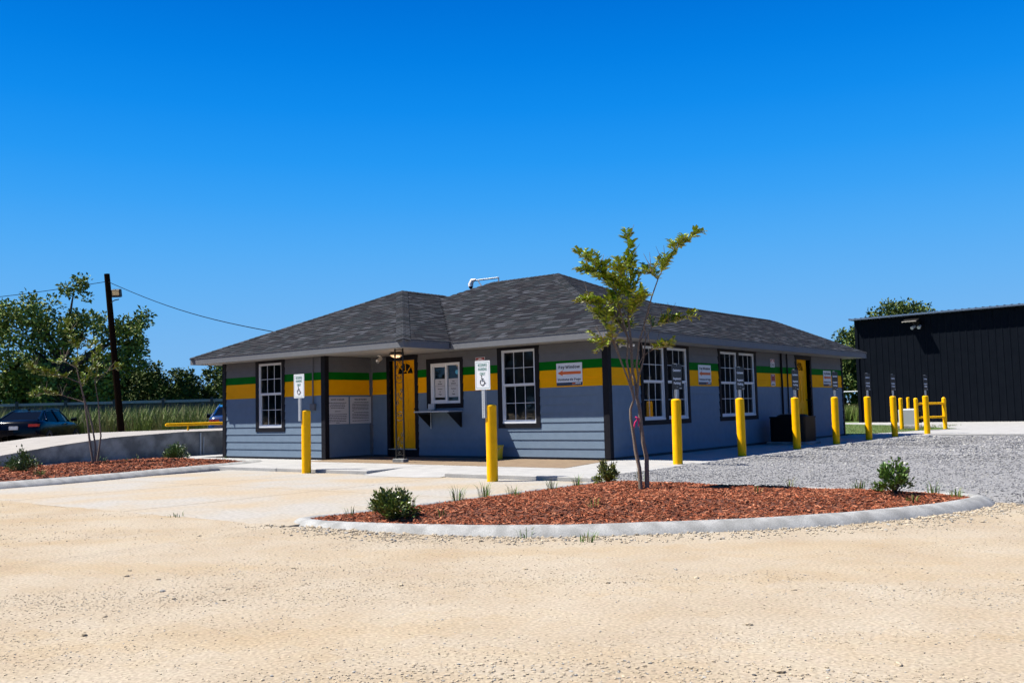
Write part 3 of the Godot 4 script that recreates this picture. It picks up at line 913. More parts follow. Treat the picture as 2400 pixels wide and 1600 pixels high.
func office() -> void:
	var bld := thing("office_building", "single-storey grey office with green and yellow stripes and a charcoal hip roof", "building")
	var tf := at(0, 0, 0)
	var tw := at(0, 0, ZW)
	var tr := Transform3D(Basis(Vector3(0, 0, -1), Vector3.UP, Vector3(1, 0, 0)), Vector3.ZERO)
	var ts := Transform3D(Basis(Vector3(0, 0, -1), Vector3.UP, Vector3(1, 0, 0)), Vector3(XP, 0, 0))
	var tl := Transform3D(Basis(Vector3(0, 0, 1), Vector3.UP, Vector3(-1, 0, 0)), Vector3(-10.75, 0, 0))
	var tb := Transform3D(Basis(Vector3(-1, 0, 0), Vector3.UP, Vector3(0, 0, -1)), Vector3(0, 0, -7.7))
	var tq := Transform3D(Basis(Vector3(0, 0, 1), Vector3.UP, Vector3(-1, 0, 0)), Vector3(-4.1, 0, 0))
	var te := Transform3D(Basis(Vector3(-1, 0, 0), Vector3.UP, Vector3(0, 0, -1)), Vector3(0, 0, -13.65))
	hip_planes(bld)
	var fl := MB.new()
	fl.poly([Vector2(-10.73, ZW - .02), Vector2(XP - .02, ZW - .02), Vector2(XP - .02, -.02), Vector2(-.02, -.02), Vector2(-.02, -13.63), Vector2(-4.08, -13.63), Vector2(-4.08, -7.68), Vector2(-10.73, -7.68)], 0.045, -0.2)
	build("foundation", fl, M.old_concrete, bld)
	var Z := [.755, 2.33]
	wall(bld, tw, -10.75, XP, [[-9.29, -8.385, .755, 2.33]])
	wall(bld, ts, -ZW, 0.0, [])
	wall(bld, tf, XP + .001, 0.0, [[-6.15, -5.32, .012, 2.28], [-4.805, -3.90, 1.228, 2.15], [-2.70, -1.79, .755, 2.33]])
	wall(bld, tr, 0.0, 13.65, [[1.35, 3.32, .755, 2.33], [5.03, 7.0, .755, 2.33], [9.89, 10.9, .012, 2.28]])
	wall(bld, tl, -7.7, ZW, [])
	wall(bld, tb, 4.1, 10.75, [])
	wall(bld, tq, -13.65, -7.7, [])
	wall(bld, te, 0.0, 4.1, [])
	# partitions added inside to keep the rooms dark behind the glass
	var inn := MB.new()
	inn.box(-8.0, .05, -4.6, -.2, 2.39, -4.5); inn.box(-3.2, .05, -4.4, -3.1, 2.39, -.9); inn.box(-3.9, .05, -9.0, -.2, 2.39, -8.9)
	build("added_partition", inn, M.room, bld)
	# corner boards
	for cb in [[tf, -.105, -.001], [tr, -.033, .095], [tw, -10.752, -10.65], [tw, XP - .105, XP - .001], [ts, -ZW - .033, -ZW + .09], [tl, ZW - .1, ZW + .033], [tr, 13.55, 13.652], [tf, XP + .002, XP + .07], [ts, -.07, -.002]]:
		var inner_c: bool = cb[1] == -.07 or cb[1] == XP + .002
		board("corner_board", bld, cb[1], .03, .002, cb[2], 2.398, .033 if not inner_c else .022, M.charcoal if not inner_c else M.upper, cb[0])
	window(bld, tw, [[-9.29, -8.385]], -9.40, -8.275)
	window(bld, tf, [[-2.70, -1.79]], -2.81, -1.685)
	window(bld, tr, [[1.35, 2.27], [2.40, 3.32]], 1.25, 3.42)
	window(bld, tr, [[5.03, 5.95], [6.08, 7.0]], 4.93, 7.12)
	pay_window(bld, tf)
	door(bld, tf, -6.15, -5.32, .195, 2.28, -6.25, -5.22)
	door(bld, tr, 9.89, 10.9, .195, 2.28, 9.79, 11.0)
	# pay shelf on two triangular brackets, moved with the building
	var sh := MB.new()
	sh.bevel(-4.90, 1.035, .02, -3.84, 1.065, .50, .006)
	var shelf := build("shelf", sh, M.galv, bld)
	for u in [-4.83, -3.90]:
		var br := MB.new()
		br.box(u - .004, 1.0, .034, u + .03, 1.034, .47); br.box(u - .004, .69, .018, u + .03, 1.0, .034)
		br.tri(Vector3(u, .69, .034), Vector3(u, .998, .45), Vector3(u, .998, .034)); br.tri(Vector3(u + .004, .69, .034), Vector3(u + .004, .998, .034), Vector3(u + .004, .998, .45))
		br.quad(Vector3(u, .69, .034), Vector3(u + .004, .69, .034), Vector3(u + .004, .998, .45), Vector3(u, .998, .45))
		build("bracket", br, M.iron, shelf)
	var ca := MB.new()
	ca.tube([Vector3(-4.80, 1.12, .045), Vector3(-4.80, .80, .045), Vector3(-4.80, .66, .045)], [.012, .012, .016], 8)
	ca.box(-4.85, 1.09, .034, -4.66, 1.225, .075)
	build("outlet_box", ca, M.galv, bld)
	# electrical conduit with box on the wing, pipes on the shaded side
	var cd := MB.new()
	cd.tube([Vector3(-7.205, 1.29, ZW + .04), Vector3(-7.205, 2.398, ZW + .04)], [.017], 8)
	cd.bevel(-7.275, 1.15, ZW + .018, -7.115, 1.30, ZW + .085, .006)
	build("conduit", cd, M.upper, bld)
	for u in [8.72, 9.12]:
		var pp := MB.new()
		pp.tube([Vector3(.05, .75, -u), Vector3(.05, 2.398, -u)], [.028 if u < 9 else .02], 8)
		build("conduit", pp, M.charcoal, bld)
	# inner glow of the porch: ceiling lamp
	var lamp := thing("porch_light", "round flush ceiling lamp with warm glass under the porch soffit", "lamp", Vector3(-4.92, 2.398, 1.0))
	var l0 := MB.new()
	l0.lathe([Vector2(.10, -.075), Vector2(.165, -.06), Vector2(.17, -.03), Vector2(.12, -.01), Vector2(.12, 0)], 20)
	build("housing", l0, M.iron, lamp)
	var l1 := MB.new()
	l1.lathe([Vector2(0, -.125), Vector2(.07, -.118), Vector2(.125, -.095), Vector2(.14, -.07), Vector2(.10, -.06)], 20)
	var gm := mat(.75, .62, .48, .4)
	gm.emission_enabled = true; gm.emission = Color(1, .78, .55); gm.emission_energy_multiplier = .3
	build("glass_bowl", l1, gm, lamp)
	var li := OmniLight3D.new()
	li.name = "bulb"; li.light_color = Color(1, .8, .6); li.light_energy = .05; li.light_size = .1; li.omni_range = 6; li.omni_attenuation = 2; li.shadow_enabled = true
	lamp.add_child(li); li.position = Vector3(0, -.17, 0)

# ------------------------------------------------------------------ porch post, signs, cameras
func spiral(c: Vector3, r: float, turns: float, start: float, dir: float) -> Array:
	var p := []
	var nst := int(14 * turns)
	for k in nst + 1:
		var t := float(k) / nst
		var a := start + dir * TAU * turns * t
		p.push_back(c + Vector3(cos(a), sin(a), 0) * r * (1.0 - .72 * t))
	return p

func porch_post() -> void:
	var o := thing("iron_porch_post", "black wrought iron porch post with scrolls standing on a small concrete foot", "post", Vector3(-4.12, 0.004, 1.72))
	var ft := MB.new()
	ft.bevel(-.17, 0, -.08, .17, .075, .08, .012)
	build("foot", ft, M.old_concrete, o)
	var h := 2.397
	for x in [-.115, .115]:
		var b := MB.new()
		b.box(x - .013, .076, -.013, x + .013, h, .013)
		build("upright", b, M.iron, o)
	for y in [.14, 2.36]:
		var b := MB.new()
		b.box(-.1, y, -.008, .1, y + .018, .008)
		build("cross_bar", b, M.iron, o)
	var s := MB.new()
	var rad := [.0055]
	for y in [.62, 1.02, 1.42, 1.86]:
		pass
	# pairs of small scrolls between arched bars
	for y in [.98, 1.78]:
		for sg in [-1.0, 1.0]:
			s.tube(spiral(Vector3(sg * .035, y, 0), .032, 1.3, PI / 2 if sg > 0 else PI / 2, -sg), rad, 5)
			var arc := []
			var arc2 := []
			for k in 9:
				var w := PI / 2 * k / 8.0
				arc.push_back(Vector3(sg * .104 * sin(w), y + .08 - .07 * (1 - cos(w)), 0))
				arc2.push_back(Vector3(sg * .104 * sin(w), y - .09 + .07 * (1 - cos(w)) - .02, 0))
			s.tube(arc, rad, 5); s.tube(arc2, rad, 5)
	# long S scrolls
	for y in [.45, 1.38, 2.14]:
		for sg in [-1.0, 1.0]:
			s.tube(spiral(Vector3(sg * .055, y + sg * .13, 0), .045, 1.4, -PI / 2, sg), rad, 5)
			s.tube(spiral(Vector3(-sg * .05, y + sg * .04, 0), .038, 1.2, PI / 2, -sg), rad, 5)
		s.tube([Vector3(-.1, y - .17, 0), Vector3(-.03, y - .04, 0), Vector3(.03, y + .05, 0), Vector3(.1, y + .17, 0)], rad, 5)
	s.tube(spiral(Vector3(0, .25, 0), .09, 1.5, PI, 1.0), rad, 5)
	build("scrollwork", s, M.iron, o)

func panel(called: String, label: String, category: String, t: Transform3D, w: float, h: float, m: Material, group := "") -> Node3D:
	var o := thing(called, label, category, Vector3.ZERO, 0, group)
	o.transform = t
	var b := MB.new()
	b.box(-w / 2, -h / 2, 0, w / 2, h / 2, .006)
	build("panel", b, m, o)
	return o

func pay_sign(t: Transform3D, label: String) -> void:
	var o := panel("pay_window_sign", label, "sign", t, .64, .465, M.sign_white, "pay window arrow signs on the walls")
	var fr := MB.new()
	fr.box(-.32, -.2325, .0062, .32, -.165, .0075)
	build("footer_band", fr, M.sign_navy, o)
	text(o, "Pay Window", M.ink, at(0, .148, .008), .062, .53)
	text(o, "Ventana de Pago", M.ink, at(0, -.105, .008), .05, .57)
	var ar := MB.new()
	ar.box(-.16, .0, .0062, .29, .058, .008)
	ar.tri(Vector3(-.29, .029, .008), Vector3(-.16, -.03, .008), Vector3(-.16, .088, .008))
	build("arrow", ar, M.sign_orange, o)
	var lg := MB.new()
	lg.box(.07, -.197, .0076, .145, -.178, .0082)
	build("logo_mark", lg, M.sign_orange, o)
	var lw := MB.new()
	for k in 7: lw.box(.155 + k * .019, -.198 + (k % 3) * .002, .0076, .168 + k * .019, -.177, .0082)
	for k in 8: lw.box(.075 + k * .027, -.219, .0076, .088 + k * .027, -.211, .0082)
	build("logo_lettering", lw, M.text_white, o)

func notices() -> void:
	var r := RandomNumberGenerator.new()
	r.seed = 5
	var heads := ["NOTICE TO SELLERS", "TEXAS LAW PROHIBITS"]
	for k in 2:
		var zc := 1.09 if k == 0 else .37
		var o := panel("notice_board", ["grey printed notice to sellers on the porch side wall, with a heading halfway down", "grey printed notice on the porch side wall, with two dense paragraphs"][k], "sign", Transform3D(Basis(Vector3(0, 0, -1), Vector3.UP, Vector3(1, 0, 0)), Vector3(XP + .02, 1.13, zc)), .67, .635, M.paper)
		text(o, heads[k], M.ink, at(0, .255, .0075), .036, .40)
		var b := MB.new()
		var rows := [.18, .14, .10, .06, -.02, -.09, -.13, -.17, -.21, -.25, -.285] if k == 0 else [.19, .155, .12, .085, .05, .015, -.02, -.05, -.085, -.12, -.155, -.19, -.25]
		for i in rows.size():
			var half := .27
			if k == 0: half = [.27, .21, .235, .21, .09, .28, .28, .28, .26, .26, .05][i]
			elif i == 6: half = .025
			var x := -half
			var x1 := half
			if k == 1:
				x = -.27 + (.05 if i == 0 or i == 7 else 0.0)
				x1 = -.22 if i == 6 else .26
			while x < x1:
				var w := r.randf_range(.015, .06)
				b.box(x, rows[i] - .008, .0061, minf(x + w, x1), rows[i] + .006, .0068)
				x += w + .01
		build("print", b, M.ink, o)

func red_sign(t: Transform3D, label: String, h: float, top: float) -> void:
	var o := panel("warning_sign", label, "sign", t, .27, h, M.sign_white)
	var b := MB.new()
	b.box(-.125, h / 2 - top, .0062, .125, h / 2 - .01, .0075)
	if top < h * .6: pass
	build("red_field", b, M.sign_red, o)
	var w := MB.new()
	for k in 5: w.box(-.10 + k * .042, h / 2 - top + .012, .0076, -.068 + k * .042, h / 2 - top + .034, .0082)
	w.box(-.04, h / 2 - .045, .0076, .04, h / 2 - .025, .0082)
	build("lettering", w, M.text_white, o)
	var d := MB.new()
	if top < h * .6:
		var p := []
		for k in 17: p.push_back(Vector3(-.07 + .04 * cos(TAU * k / 16.0), -h / 4 + .01 + .04 * sin(TAU * k / 16.0), .007))
		d.tube(p, [.005], 5)
		for k in 4: d.box(0.0, -h / 2 + .02 + k * .022, .0062, .11 - (k % 2) * .03, -h / 2 + .032 + k * .022, .0075)
	else:
		d.box(-.1, -h / 2 + .02, .0062, .1, -h / 2 + .05, .0075)
	build("small_print", d, M.ink, o)

func window_paper(x0: float, x1: float, label: String) -> void:
	var o := panel("window_notice", label, "notice", at((x0 + x1) / 2, 1.58, -.012), x1 - x0, .42, M.paper, "paper notices in the pay window")
	text(o, "Pay", M.ink, at(0, .15, .0075), .028)
	text(o, "Window", M.ink, at(0, .095, .0075), .026)
	text(o, "Ventana", M.ink, at(0, -.02, .0075), .026)
	text(o, "de", M.ink, at(0, -.08, .0075), .026)
	text(o, "Pago", M.ink, at(0, -.14, .0075), .028)
	var b := MB.new()
	b.box(-.15, .045, .0062, .15, .05, .007)
	build("rule", b, M.ink, o)

func camera_unit(label: String, p: Vector3, aim: Vector3, on_wall: Vector3) -> void:
	var o := thing("security_camera", label, "camera", p)
	var d := aim.normalized()
	var b := MB.new()
	b.tube([-d * .1, d * .09], [.036], 12)
	b.tube([-d * .09 + Vector3(0, .03, 0), d * .12 + Vector3(0, .034, 0)], [.028], 8)
	build("body", b, M.plastic_white, o)
	var e := MB.new()
	e.tube([d * .0905, d * .094], [.03], 12)
	build("lens", e, M.lens, o)
	var m := MB.new()
	m.tube([-d * .04, -d * .04 + on_wall * .6, on_wall], [.014, .014, .014], 8)
	m.tube([on_wall - on_wall.normalized() * .02, on_wall], [.04], 12)
	build("mount", m, M.plastic_white, o)

# ------------------------------------------------------------------ bollards
func pipe(o: Node, r: float, h: float, m: Material) -> void:
	var b := MB.new()
	b.lathe([Vector2(r, 0), Vector2(r, h - .02)], 28)
	build("pipe", b, m, o)
	var c := MB.new()
	c.lathe([Vector2(r, h - .02), Vector2(r * .97, h - .008), Vector2(r * .8, h + .004), Vector2(r * .4, h + .014), Vector2(0, h + .016)], 28)
	build("cap", c, m, o)

func channel(o: Node, t: Transform3D, y0: float, y1: float) -> void:
	var b := MB.new()
	b.box(-.022, y0, -.004, .022, y1, .0); b.box(-.03, y0, -.022, -.022, y1, 0); b.box(.022, y0, -.022, .03, y1, 0)
	b.box(-.045, y0, -.026, -.03, y1, -.022); b.box(.03, y0, -.026, .045, y1, -.022)
	var ch := build("sign_post", b, M.galv, o, t)
	var hl := MB.new()
	var y := y0 + .02
	while y < y1 - .01:
		var p := []
		for k in 6: p.push_back(Vector3(.0065 * cos(TAU * k / 6.0), y + .0065 * sin(TAU * k / 6.0), .0006))
		for k in range(1, 5): hl.tri(p[0], p[k], p[k + 1])
		y += .0254
	build("hole", hl, M.hole, ch)

func customer_bollard(where: String, p: Vector3) -> Node3D:
	var o := thing("sign_bollard", "yellow bollard with black Customer Payment Parking sign " + where, "bollard", p, 0, "customer parking bollards along the walkway")
	o.rotation = Vector3(rng.randf_range(-.009, .009), 0, rng.randf_range(-.009, .009))
	pipe(o, .0875, 1.21, M.bollard)
	var turn := Transform3D(Basis(Vector3.UP, PI / 2 - deg_to_rad(8)), Vector3.ZERO)
	channel(o, turn * at(0, 0, .03), 1.16, 1.86)
	var s := node_part("sign_panel", o, turn * at(0.0, 1.62, .0315))
	var b := MB.new()
	b.box(-.152, -.23, 0, .152, .23, .003)
	build("plate", b, M.sign_black, s)
	text(s, "Customer", M.text_white, at(0, .115, .005), .042, .235)
	text(s, "Payment", M.text_white, at(0, -.035, .005), .042, .22)
	text(s, "Parking", M.text_white, at(0, -.115, .005), .042, .2)
	var m := MB.new()
	m.box(.07, -.212, .0032, .135, -.203, .0042)
	build("logo_mark", m, M.text_white, s)
	var e := MB.new()
	e.lathe([Vector2(.008, 0), Vector2(.006, .004), Vector2(0, .005)], 8, Transform3D(Basis(Vector3.RIGHT, PI / 2), Vector3(0, .205, .003)))
	e.lathe([Vector2(.008, 0), Vector2(.006, .004), Vector2(0, .005)], 8, Transform3D(Basis(Vector3.RIGHT, PI / 2), Vector3(0, -.18, .003)))
	build("bolt", e, M.galv, s)
	return o

func reserved_bollard(p: Vector3, where: String) -> Node3D:
	var o := thing("reserved_parking_bollard", "yellow bollard with white Reserved Parking Only wheelchair sign " + where, "bollard", p, 0, "reserved parking bollards at the pad")
	pipe(o, .0885, 1.20, M.bollard)
	var t := at(-.06, 0, .112)
	channel(o, t, 1.0, 1.895)
	var s := node_part("sign_panel", o, t * at(0, 1.672, .0015))
	var b := MB.new()
	b.box(-.1525, -.2285, 0, .1525, .2285, .003)
	build("plate", b, M.sign_white, s)
	var e := MB.new()
	var w := .134
	var h := .205
	e.box(-w, h - .004, .0032, w, h, .0042); e.box(-w, -h, .0032, w, -h + .004, .0042); e.box(-w, -h + .004, .0032, -w + .004, h - .004, .0042); e.box(w - .004, -h + .004, .0032, w, h - .004, .0042)
	build("border", e, M.sign_green, s)
	text(s, "RESERVED", M.sign_green, at(0, .158, .0045), .046, .185, false)
	text(s, "PARKING", M.sign_green, at(0, .094, .0045), .046, .18, false)
	text(s, "ONLY", M.sign_green, at(0, .022, .0045), .046, .11, false)
	var q := MB.new()
	var z := .0048
	q.tube([Vector3(-.016, -.047, z), Vector3(-.016, -.045, z)], [.011], 8)
	q.tube([Vector3(-.018, -.03, z), Vector3(-.012, -.085, z), Vector3(.03, -.087, z), Vector3(.046, -.125, z), Vector3(.06, -.118, z)], [.0065], 6)
	q.tube([Vector3(-.014, -.056, z), Vector3(.02, -.058, z)], [.0055], 6)
	for k in 1: q.lathe([Vector2(0, -.002), Vector2(.012, 0), Vector2(0, .002)], 10, Transform3D(Basis(Vector3.RIGHT, PI / 2), Vector3(-.018, -.012, z)))
	var ring := []
	for k in 15:
		var a := deg_to_rad(125 + 250.0 * k / 14.0)
		ring.push_back(Vector3(-.006 + .045 * cos(a), -.112 + .045 * sin(a), z))
	q.tube(ring, [.006], 6)
	build("wheelchair_symbol", q, M.ink, s)
	return o

func simple_bollard(p: Vector3, h: float, r: float, where: String) -> void:
	var o := thing("guard_bollard", "slim plain yellow bollard " + where, "bollard", p, 0, "slim bollards at the utility box")
	pipe(o, r, h, M.bollard)

func meter_guard() -> void:
	var o := thing("pipe_guard", "yellow two-rail pipe guard with two posts beside the utility box", "guard rail", Vector3(.92, .01, -18.3))
	# posts stand about 1.1 m apart, seen across the apron
	var a := Vector3(0, 0, 0)
	var b := Vector3(.62, 0, -1.2)
	for p in [a, b]:
		var q := MB.new()
		q.lathe([Vector2(.07, 0), Vector2(.07, 1.07), Vector2(.05, 1.1), Vector2(0, 1.11)], 16, at(p.x, p.y, p.z))
		build("post", q, M.bollard, o)
	for y in [.42, .90]:
		var q := MB.new()
		q.tube([a + Vector3(.02, y, -.05), b + Vector3(-.02, y, .05)], [.04], 10)
		build("rail", q, M.bollard, o)

func utility_box() -> void:
	var o := thing("utility_box", "low grey utility pedestal on the grass between yellow posts", "utility box", Vector3(.1, .01, -20.4), .25)
	var b := MB.new()
	b.bevel(-.42, 0, -.4, .42, .12, .4, .02)
	build("base", b, M.kerb, o)
	var c := MB.new()
	c.bevel(-.36, .12, -.34, .3, .72, .3, .05)
	build("cabinet", c, mat(.36, .38, .38, .5), o)
	var d := MB.new()
	d.bevel(.3, .2, -.25, .42, .64, .25, .02)
	build("vent_panel", d, M.unit_black, o)

func condenser() -> void:
	var o := thing("air_conditioner", "black outdoor air-conditioning condenser standing by the shaded side wall", "air conditioner", Vector3(.78, .004, -7.5))
	var pad := MB.new()
	pad.bevel(-.52, 0, -.52, .52, .07, .52, .02)
	build("pad", pad, M.old_concrete, o)
	var pts := []
	var hw := .46
	var cr := .14
	for k in 4:
		var cc: Vector2 = [Vector2(hw - cr, hw - cr), Vector2(-hw + cr, hw - cr), Vector2(-hw + cr, -hw + cr), Vector2(hw - cr, -hw + cr)][k]
		for j in 6: pts.push_back(cc + Vector2(cos(PI / 2 * (k + j / 5.0)), sin(PI / 2 * (k + j / 5.0))) * cr)
	var body := MB.new()
	body.poly(pts, .66, .07)
	build("casing", body, M.unit_black, o)
	for i in 14:
		var sl := MB.new()
		var y := .12 + i * .037
		var p2 := []
		for q in pts: p2.push_back(q * 1.018)
		sl.poly(p2, y + .012, y)
		build("louvre", sl, M.unit_black, o)
	var top := MB.new()
	var p3 := []
	for q in pts: p3.push_back(q * 1.03)
	top.poly(p3, .70, .66)
	top.lathe([Vector2(.40, .70), Vector2(.37, .735), Vector2(.30, .75)], 24)
	build("top_cover", top, M.unit_black, o)
	var g := MB.new()
	for rr in [.06, .14, .22, .30]:
		var p := []
		for k in 25: p.push_back(Vector3(rr * cos(TAU * k / 24.0), .752, rr * sin(TAU * k / 24.0)))
		g.tube(p, [.005], 5)
	for k in 8: g.tube([Vector3(0, .755, 0), Vector3(.32 * cos(TAU * k / 8.0), .748, .32 * sin(TAU * k / 8.0))], [.005], 5)
	build("fan_guard", g, M.unit_black, o)

func yellow_bin() -> void:
	var o := thing("yellow_bucket", "small yellow plastic bin on the porch slab against the shaded front wall", "bin", Vector3(-2.66, .008, .32))
	var b := MB.new()
	b.lathe([Vector2(0, 0), Vector2(.125, 0), Vector2(.135, .02), Vector2(.16, .27), Vector2(.172, .275), Vector2(.172, .295), Vector2(.155, .295), Vector2(.125, .03), Vector2(0, .03)], 24)
	build("tub", b, mat(.55, .40, .01, .5), o)
	var h := MB.new()
	var p := []
	for k in 13: p.push_back(Vector3(.172 * cos(PI * k / 12.0), .27 - .1 * sin(PI * k / 12.0), .172 * sin(PI * k / 12.0)))
	h.tube(p, [.004], 5)
	build("handle", h, M.galv, o)

func roof_camera_arm() -> void:
	var o := thing("roof_camera", "white security camera on a bent pipe arm above the roof ridge", "camera", Vector3(-6.25, 4.4, -4.35))
	# a post, a level arm to the left and a brace back to the roof
	var a := MB.new()
	a.tube([Vector3(0, -.12, 0), Vector3(0, .35, 0)], [.022], 10)
	build("post", a, M.galv, o)
	var b := MB.new()
	b.tube([Vector3(0, .335, 0), Vector3(-.62, .30, .25)], [.024], 10)
	build("arm", b, M.galv, o)
	var c := MB.new()
	c.tube([Vector3(-.56, .29, .23), Vector3(-.36, .0, .20)], [.018], 8)
	build("brace", c, M.galv, o)
	var d := MB.new()
	d.tube([Vector3(-.62, .32, .25), Vector3(-.72, .30, .29), Vector3(-.76, .2, .31), Vector3(-.76, .13, .31)], [.035, .06, .075, .07], 12)
	build("dome_cap", d, M.plastic_white, o)
	var e := MB.new()
	e.lathe([Vector2(0, -.075), Vector2(.04, -.06), Vector2(.062, -.02), Vector2(.062, .0)], 14, at(-.76, .135, .31))
	build("dome_lens", e, M.lens, o)

# ------------------------------------------------------------------ ground
const ISL := [[2.38, 3.92], [2.30, 6.0], [2.2, 7.7], [2.05, 9.15], [2.12, 9.42], [2.45, 9.52], [3.12, 9.42], [3.82, 9.22], [4.9, 8.70], [5.8, 7.92], [6.38, 7.32], [6.92, 6.54], [7.3, 5.77], [7.54, 5.1], [7.64, 4.5], [7.55, 4.2], [7.25, 4.05], [6.4, 3.98], [4.6, 3.9], [2.75, 3.85]]
const ISL2 := [[-6.78, 16.0], [-6.7, 9.5], [-6.72, 7.4], [-7.2, 5.2], [-7.75, 2.95], [-8.05, 2.45], [-8.5, 2.28], [-11.3, 2.28], [-11.75, 2.6], [-11.85, 4.0], [-11.85, 16.0]]
var ground_noise := FastNoiseLite.new()

func poly2(a: Array) -> PackedVector2Array:
	var p := PackedVector2Array()
	for q in a: p.push_back(Vector2(q[0], q[1]))
	return p

func edge_dist(p: Vector2, poly: PackedVector2Array) -> float:
	var d := 1e9
	for i in poly.size():
		var q := Geometry2D.get_closest_point_to_segment(p, poly[i], poly[(i + 1) % poly.size()])
		d = minf(d, p.distance_squared_to(q))
	return sqrt(d)

func dirt_height(x: float, z: float) -> float:
	var n := ground_noise.get_noise_2d(x * 1.0, z * 1.0) * .005 + ground_noise.get_noise_2d(x * 4.0 + 50, z * 4.0) * .003
	var h := lerpf(-.078, -.122, smoothstep(2.2, 5.0, x)) + n
	if x < -7.2: h = -.1 + n
	# under the pad, walk, planting beds and gravel the soil lies lower
	var ez := z - 9.62 - ground_noise.get_noise_2d(x * .9, 3.0) * .10
	if x < 2.4 and x > -7.2: h = lerpf(-.2, h + .014, smoothstep(-.12, .12, ez))
	if z < 4.3 and x > 2.0: h = lerpf(h, -.2, smoothstep(4.3, 3.7, z))
	if x <= -7.2 or (z < 9.3 and x < 2.0): h = minf(h, -.2) if z < 9.3 or x <= -7.2 else h
	return h

func ground() -> void:
	ground_noise.seed = 9; ground_noise.frequency = .35; ground_noise.fractal_octaves = 3
	var xs := []
	var zs := []
	for q in [-400.0, -200, -100, -60, -40, -28, -20, -15, -12]: xs.push_back(q)
	var x := -10.0
	while x < 15.0:
		xs.push_back(x); x += .14
	for q in [16.0, 18, 22, 30, 45, 70, 120, 400]: xs.push_back(q)
	for q in [-500.0, -250, -120, -70, -40, -20, -8, 0, 2, 3]: zs.push_back(q)
	var z := 3.6
	while z < 15.5:
		zs.push_back(z); z += .14
	for q in [16.5, 18, 21, 26, 35, 60, 120, 300]: zs.push_back(q)
	var b := MB.new()
	var hh := []
	for j in zs.size():
		var row := []
		for i in xs.size(): row.push_back(dirt_height(xs[i], zs[j]))
		hh.push_back(row)
	for j in zs.size() - 1:
		for i in xs.size() - 1:
			var p00 := Vector3(xs[i], hh[j][i], zs[j])
			var p10 := Vector3(xs[i + 1], hh[j][i + 1], zs[j])
			var p11 := Vector3(xs[i + 1], hh[j + 1][i + 1], zs[j + 1])
			var p01 := Vector3(xs[i], hh[j + 1][i], zs[j + 1])
			# iron-stained soil in drifts along the drive, more of it by the pad
			var mx := (p00.x + p11.x) * .5
			var mz := (p00.z + p11.z) * .5
			var st := ground_noise.get_noise_2d((mx * .785 - mz * .62) * .5 + 30.0, (mx * .62 + mz * .785) * 2.6)
			st = clampf(st * 1.1 + .30 + .35 * smoothstep(2.0, -4.0, mx) * smoothstep(12.5, 10.0, mz), 0, 1)
			b.col = Color(1, 1, 1).lerp(Color(.985, .935, .85), clampf(st + (fmod(absf(sin(mx * 91.7 + mz * 47.3)) * 437.5, 1.0) - .5) * .5, 0, 1))
			b.quad(p01, p11, p10, p00)
	struct(build("ground", b, M.dirt, self))
	# concrete parking pad in three pours
	var pad := Node3D.new()
	pad.name = "parking_pad"; add_child(pad); struct(pad)
	for s in [[-6.9, -3.9], [-3.885, -.8], [-.785, 2.3]]:
		for w in [[3.96, 6.7], [6.712, 9.8]]:
			var q := MB.new()
			q.box(s[0], -.3, w[0], s[1], -.066, w[1])
			build("slab", q, M.pad, pad)
	# walks
	var wk := Node3D.new()
	wk.name = "sidewalk"; add_child(wk); struct(wk)
	var g := .008
	var pieces := [[-8.2, 1.47, -5.4, 3.95], [-5.4, 1.47, -2.75, 3.95], [-.85, 0.02, 2.16, 1.95], [-.85, 1.95, 2.16, 3.95], [-2.75, .02, -.85, 2.85], [-5.4, .02, -2.75, 1.47], [-6.8, .02, -5.4, 1.47], [-11.8, 1.47, -8.2, 2.4]]
	for k in 8: pieces.push_back([-13.08, -4.0 + k * 2.5, -11.8 if k < 2 or k > 2 else -11.8, -1.5 + k * 2.5])
	for k in 7: pieces.push_back([.02, -14.4 + k * 2.06, 2.1, -12.34 + k * 2.06])
	for q in pieces:
		var m := MB.new()
		m.bevel(q[0] + g, -.3, q[1] + g, q[2] - g, 0.0, q[3] - g, .008)
		build("slab", m, M.concrete, wk)
	# kerb ramp with flared sides
	var rp := MB.new()
	var yb := -.062
	rp.quad(Vector3(-2.35, yb, 4.25), Vector3(-1.25, yb, 4.25), Vector3(-1.25, 0.0, 2.86), Vector3(-2.35, 0.0, 2.86))
	rp.quad(Vector3(-2.75, yb, 4.05), Vector3(-2.35, yb, 4.25), Vector3(-2.35, 0.0, 2.86), Vector3(-2.742, -.002, 3.0))
	rp.quad(Vector3(-1.25, yb, 4.25), Vector3(-.85, yb, 4.05), Vector3(-.858, -.002, 3.0), Vector3(-1.25, 0.0, 2.86))
	rp.tri(Vector3(-2.742, -.002, 2.86), Vector3(-2.742, -.002, 3.0), Vector3(-2.35, 0, 2.86)); rp.tri(Vector3(-.858, -.002, 2.86), Vector3(-1.25, 0, 2.86), Vector3(-.858, -.002, 3.0))
	build("ramp", rp, M.concrete, wk)
	# stained older porch slab laid over the walk
	var ps := MB.new()
	ps.poly([Vector2(-6.79, .03), Vector2(.02, .03), Vector2(.46, 2.22), Vector2(-1.2, 2.24), Vector2(-4.0, 2.1), Vector2(-6.79, 2.06)], .005, -.01)
	struct(build("porch_slab", ps, M.porch, self))
	# gravel yard on the right
	var gv := MB.new()
	var gx := []
	var gz := []
	x = 2.1
	while x < 14.0: gx.push_back(x); x += .22
	for q in [16.0, 20, 26, 34, 50]: gx.push_back(q)
	for q in [-14.35, -12, -10, -8, -6.5, -5, -4]: gz.push_back(q)
	z = -3.0
	while z < 4.5: gz.push_back(z); z += .2
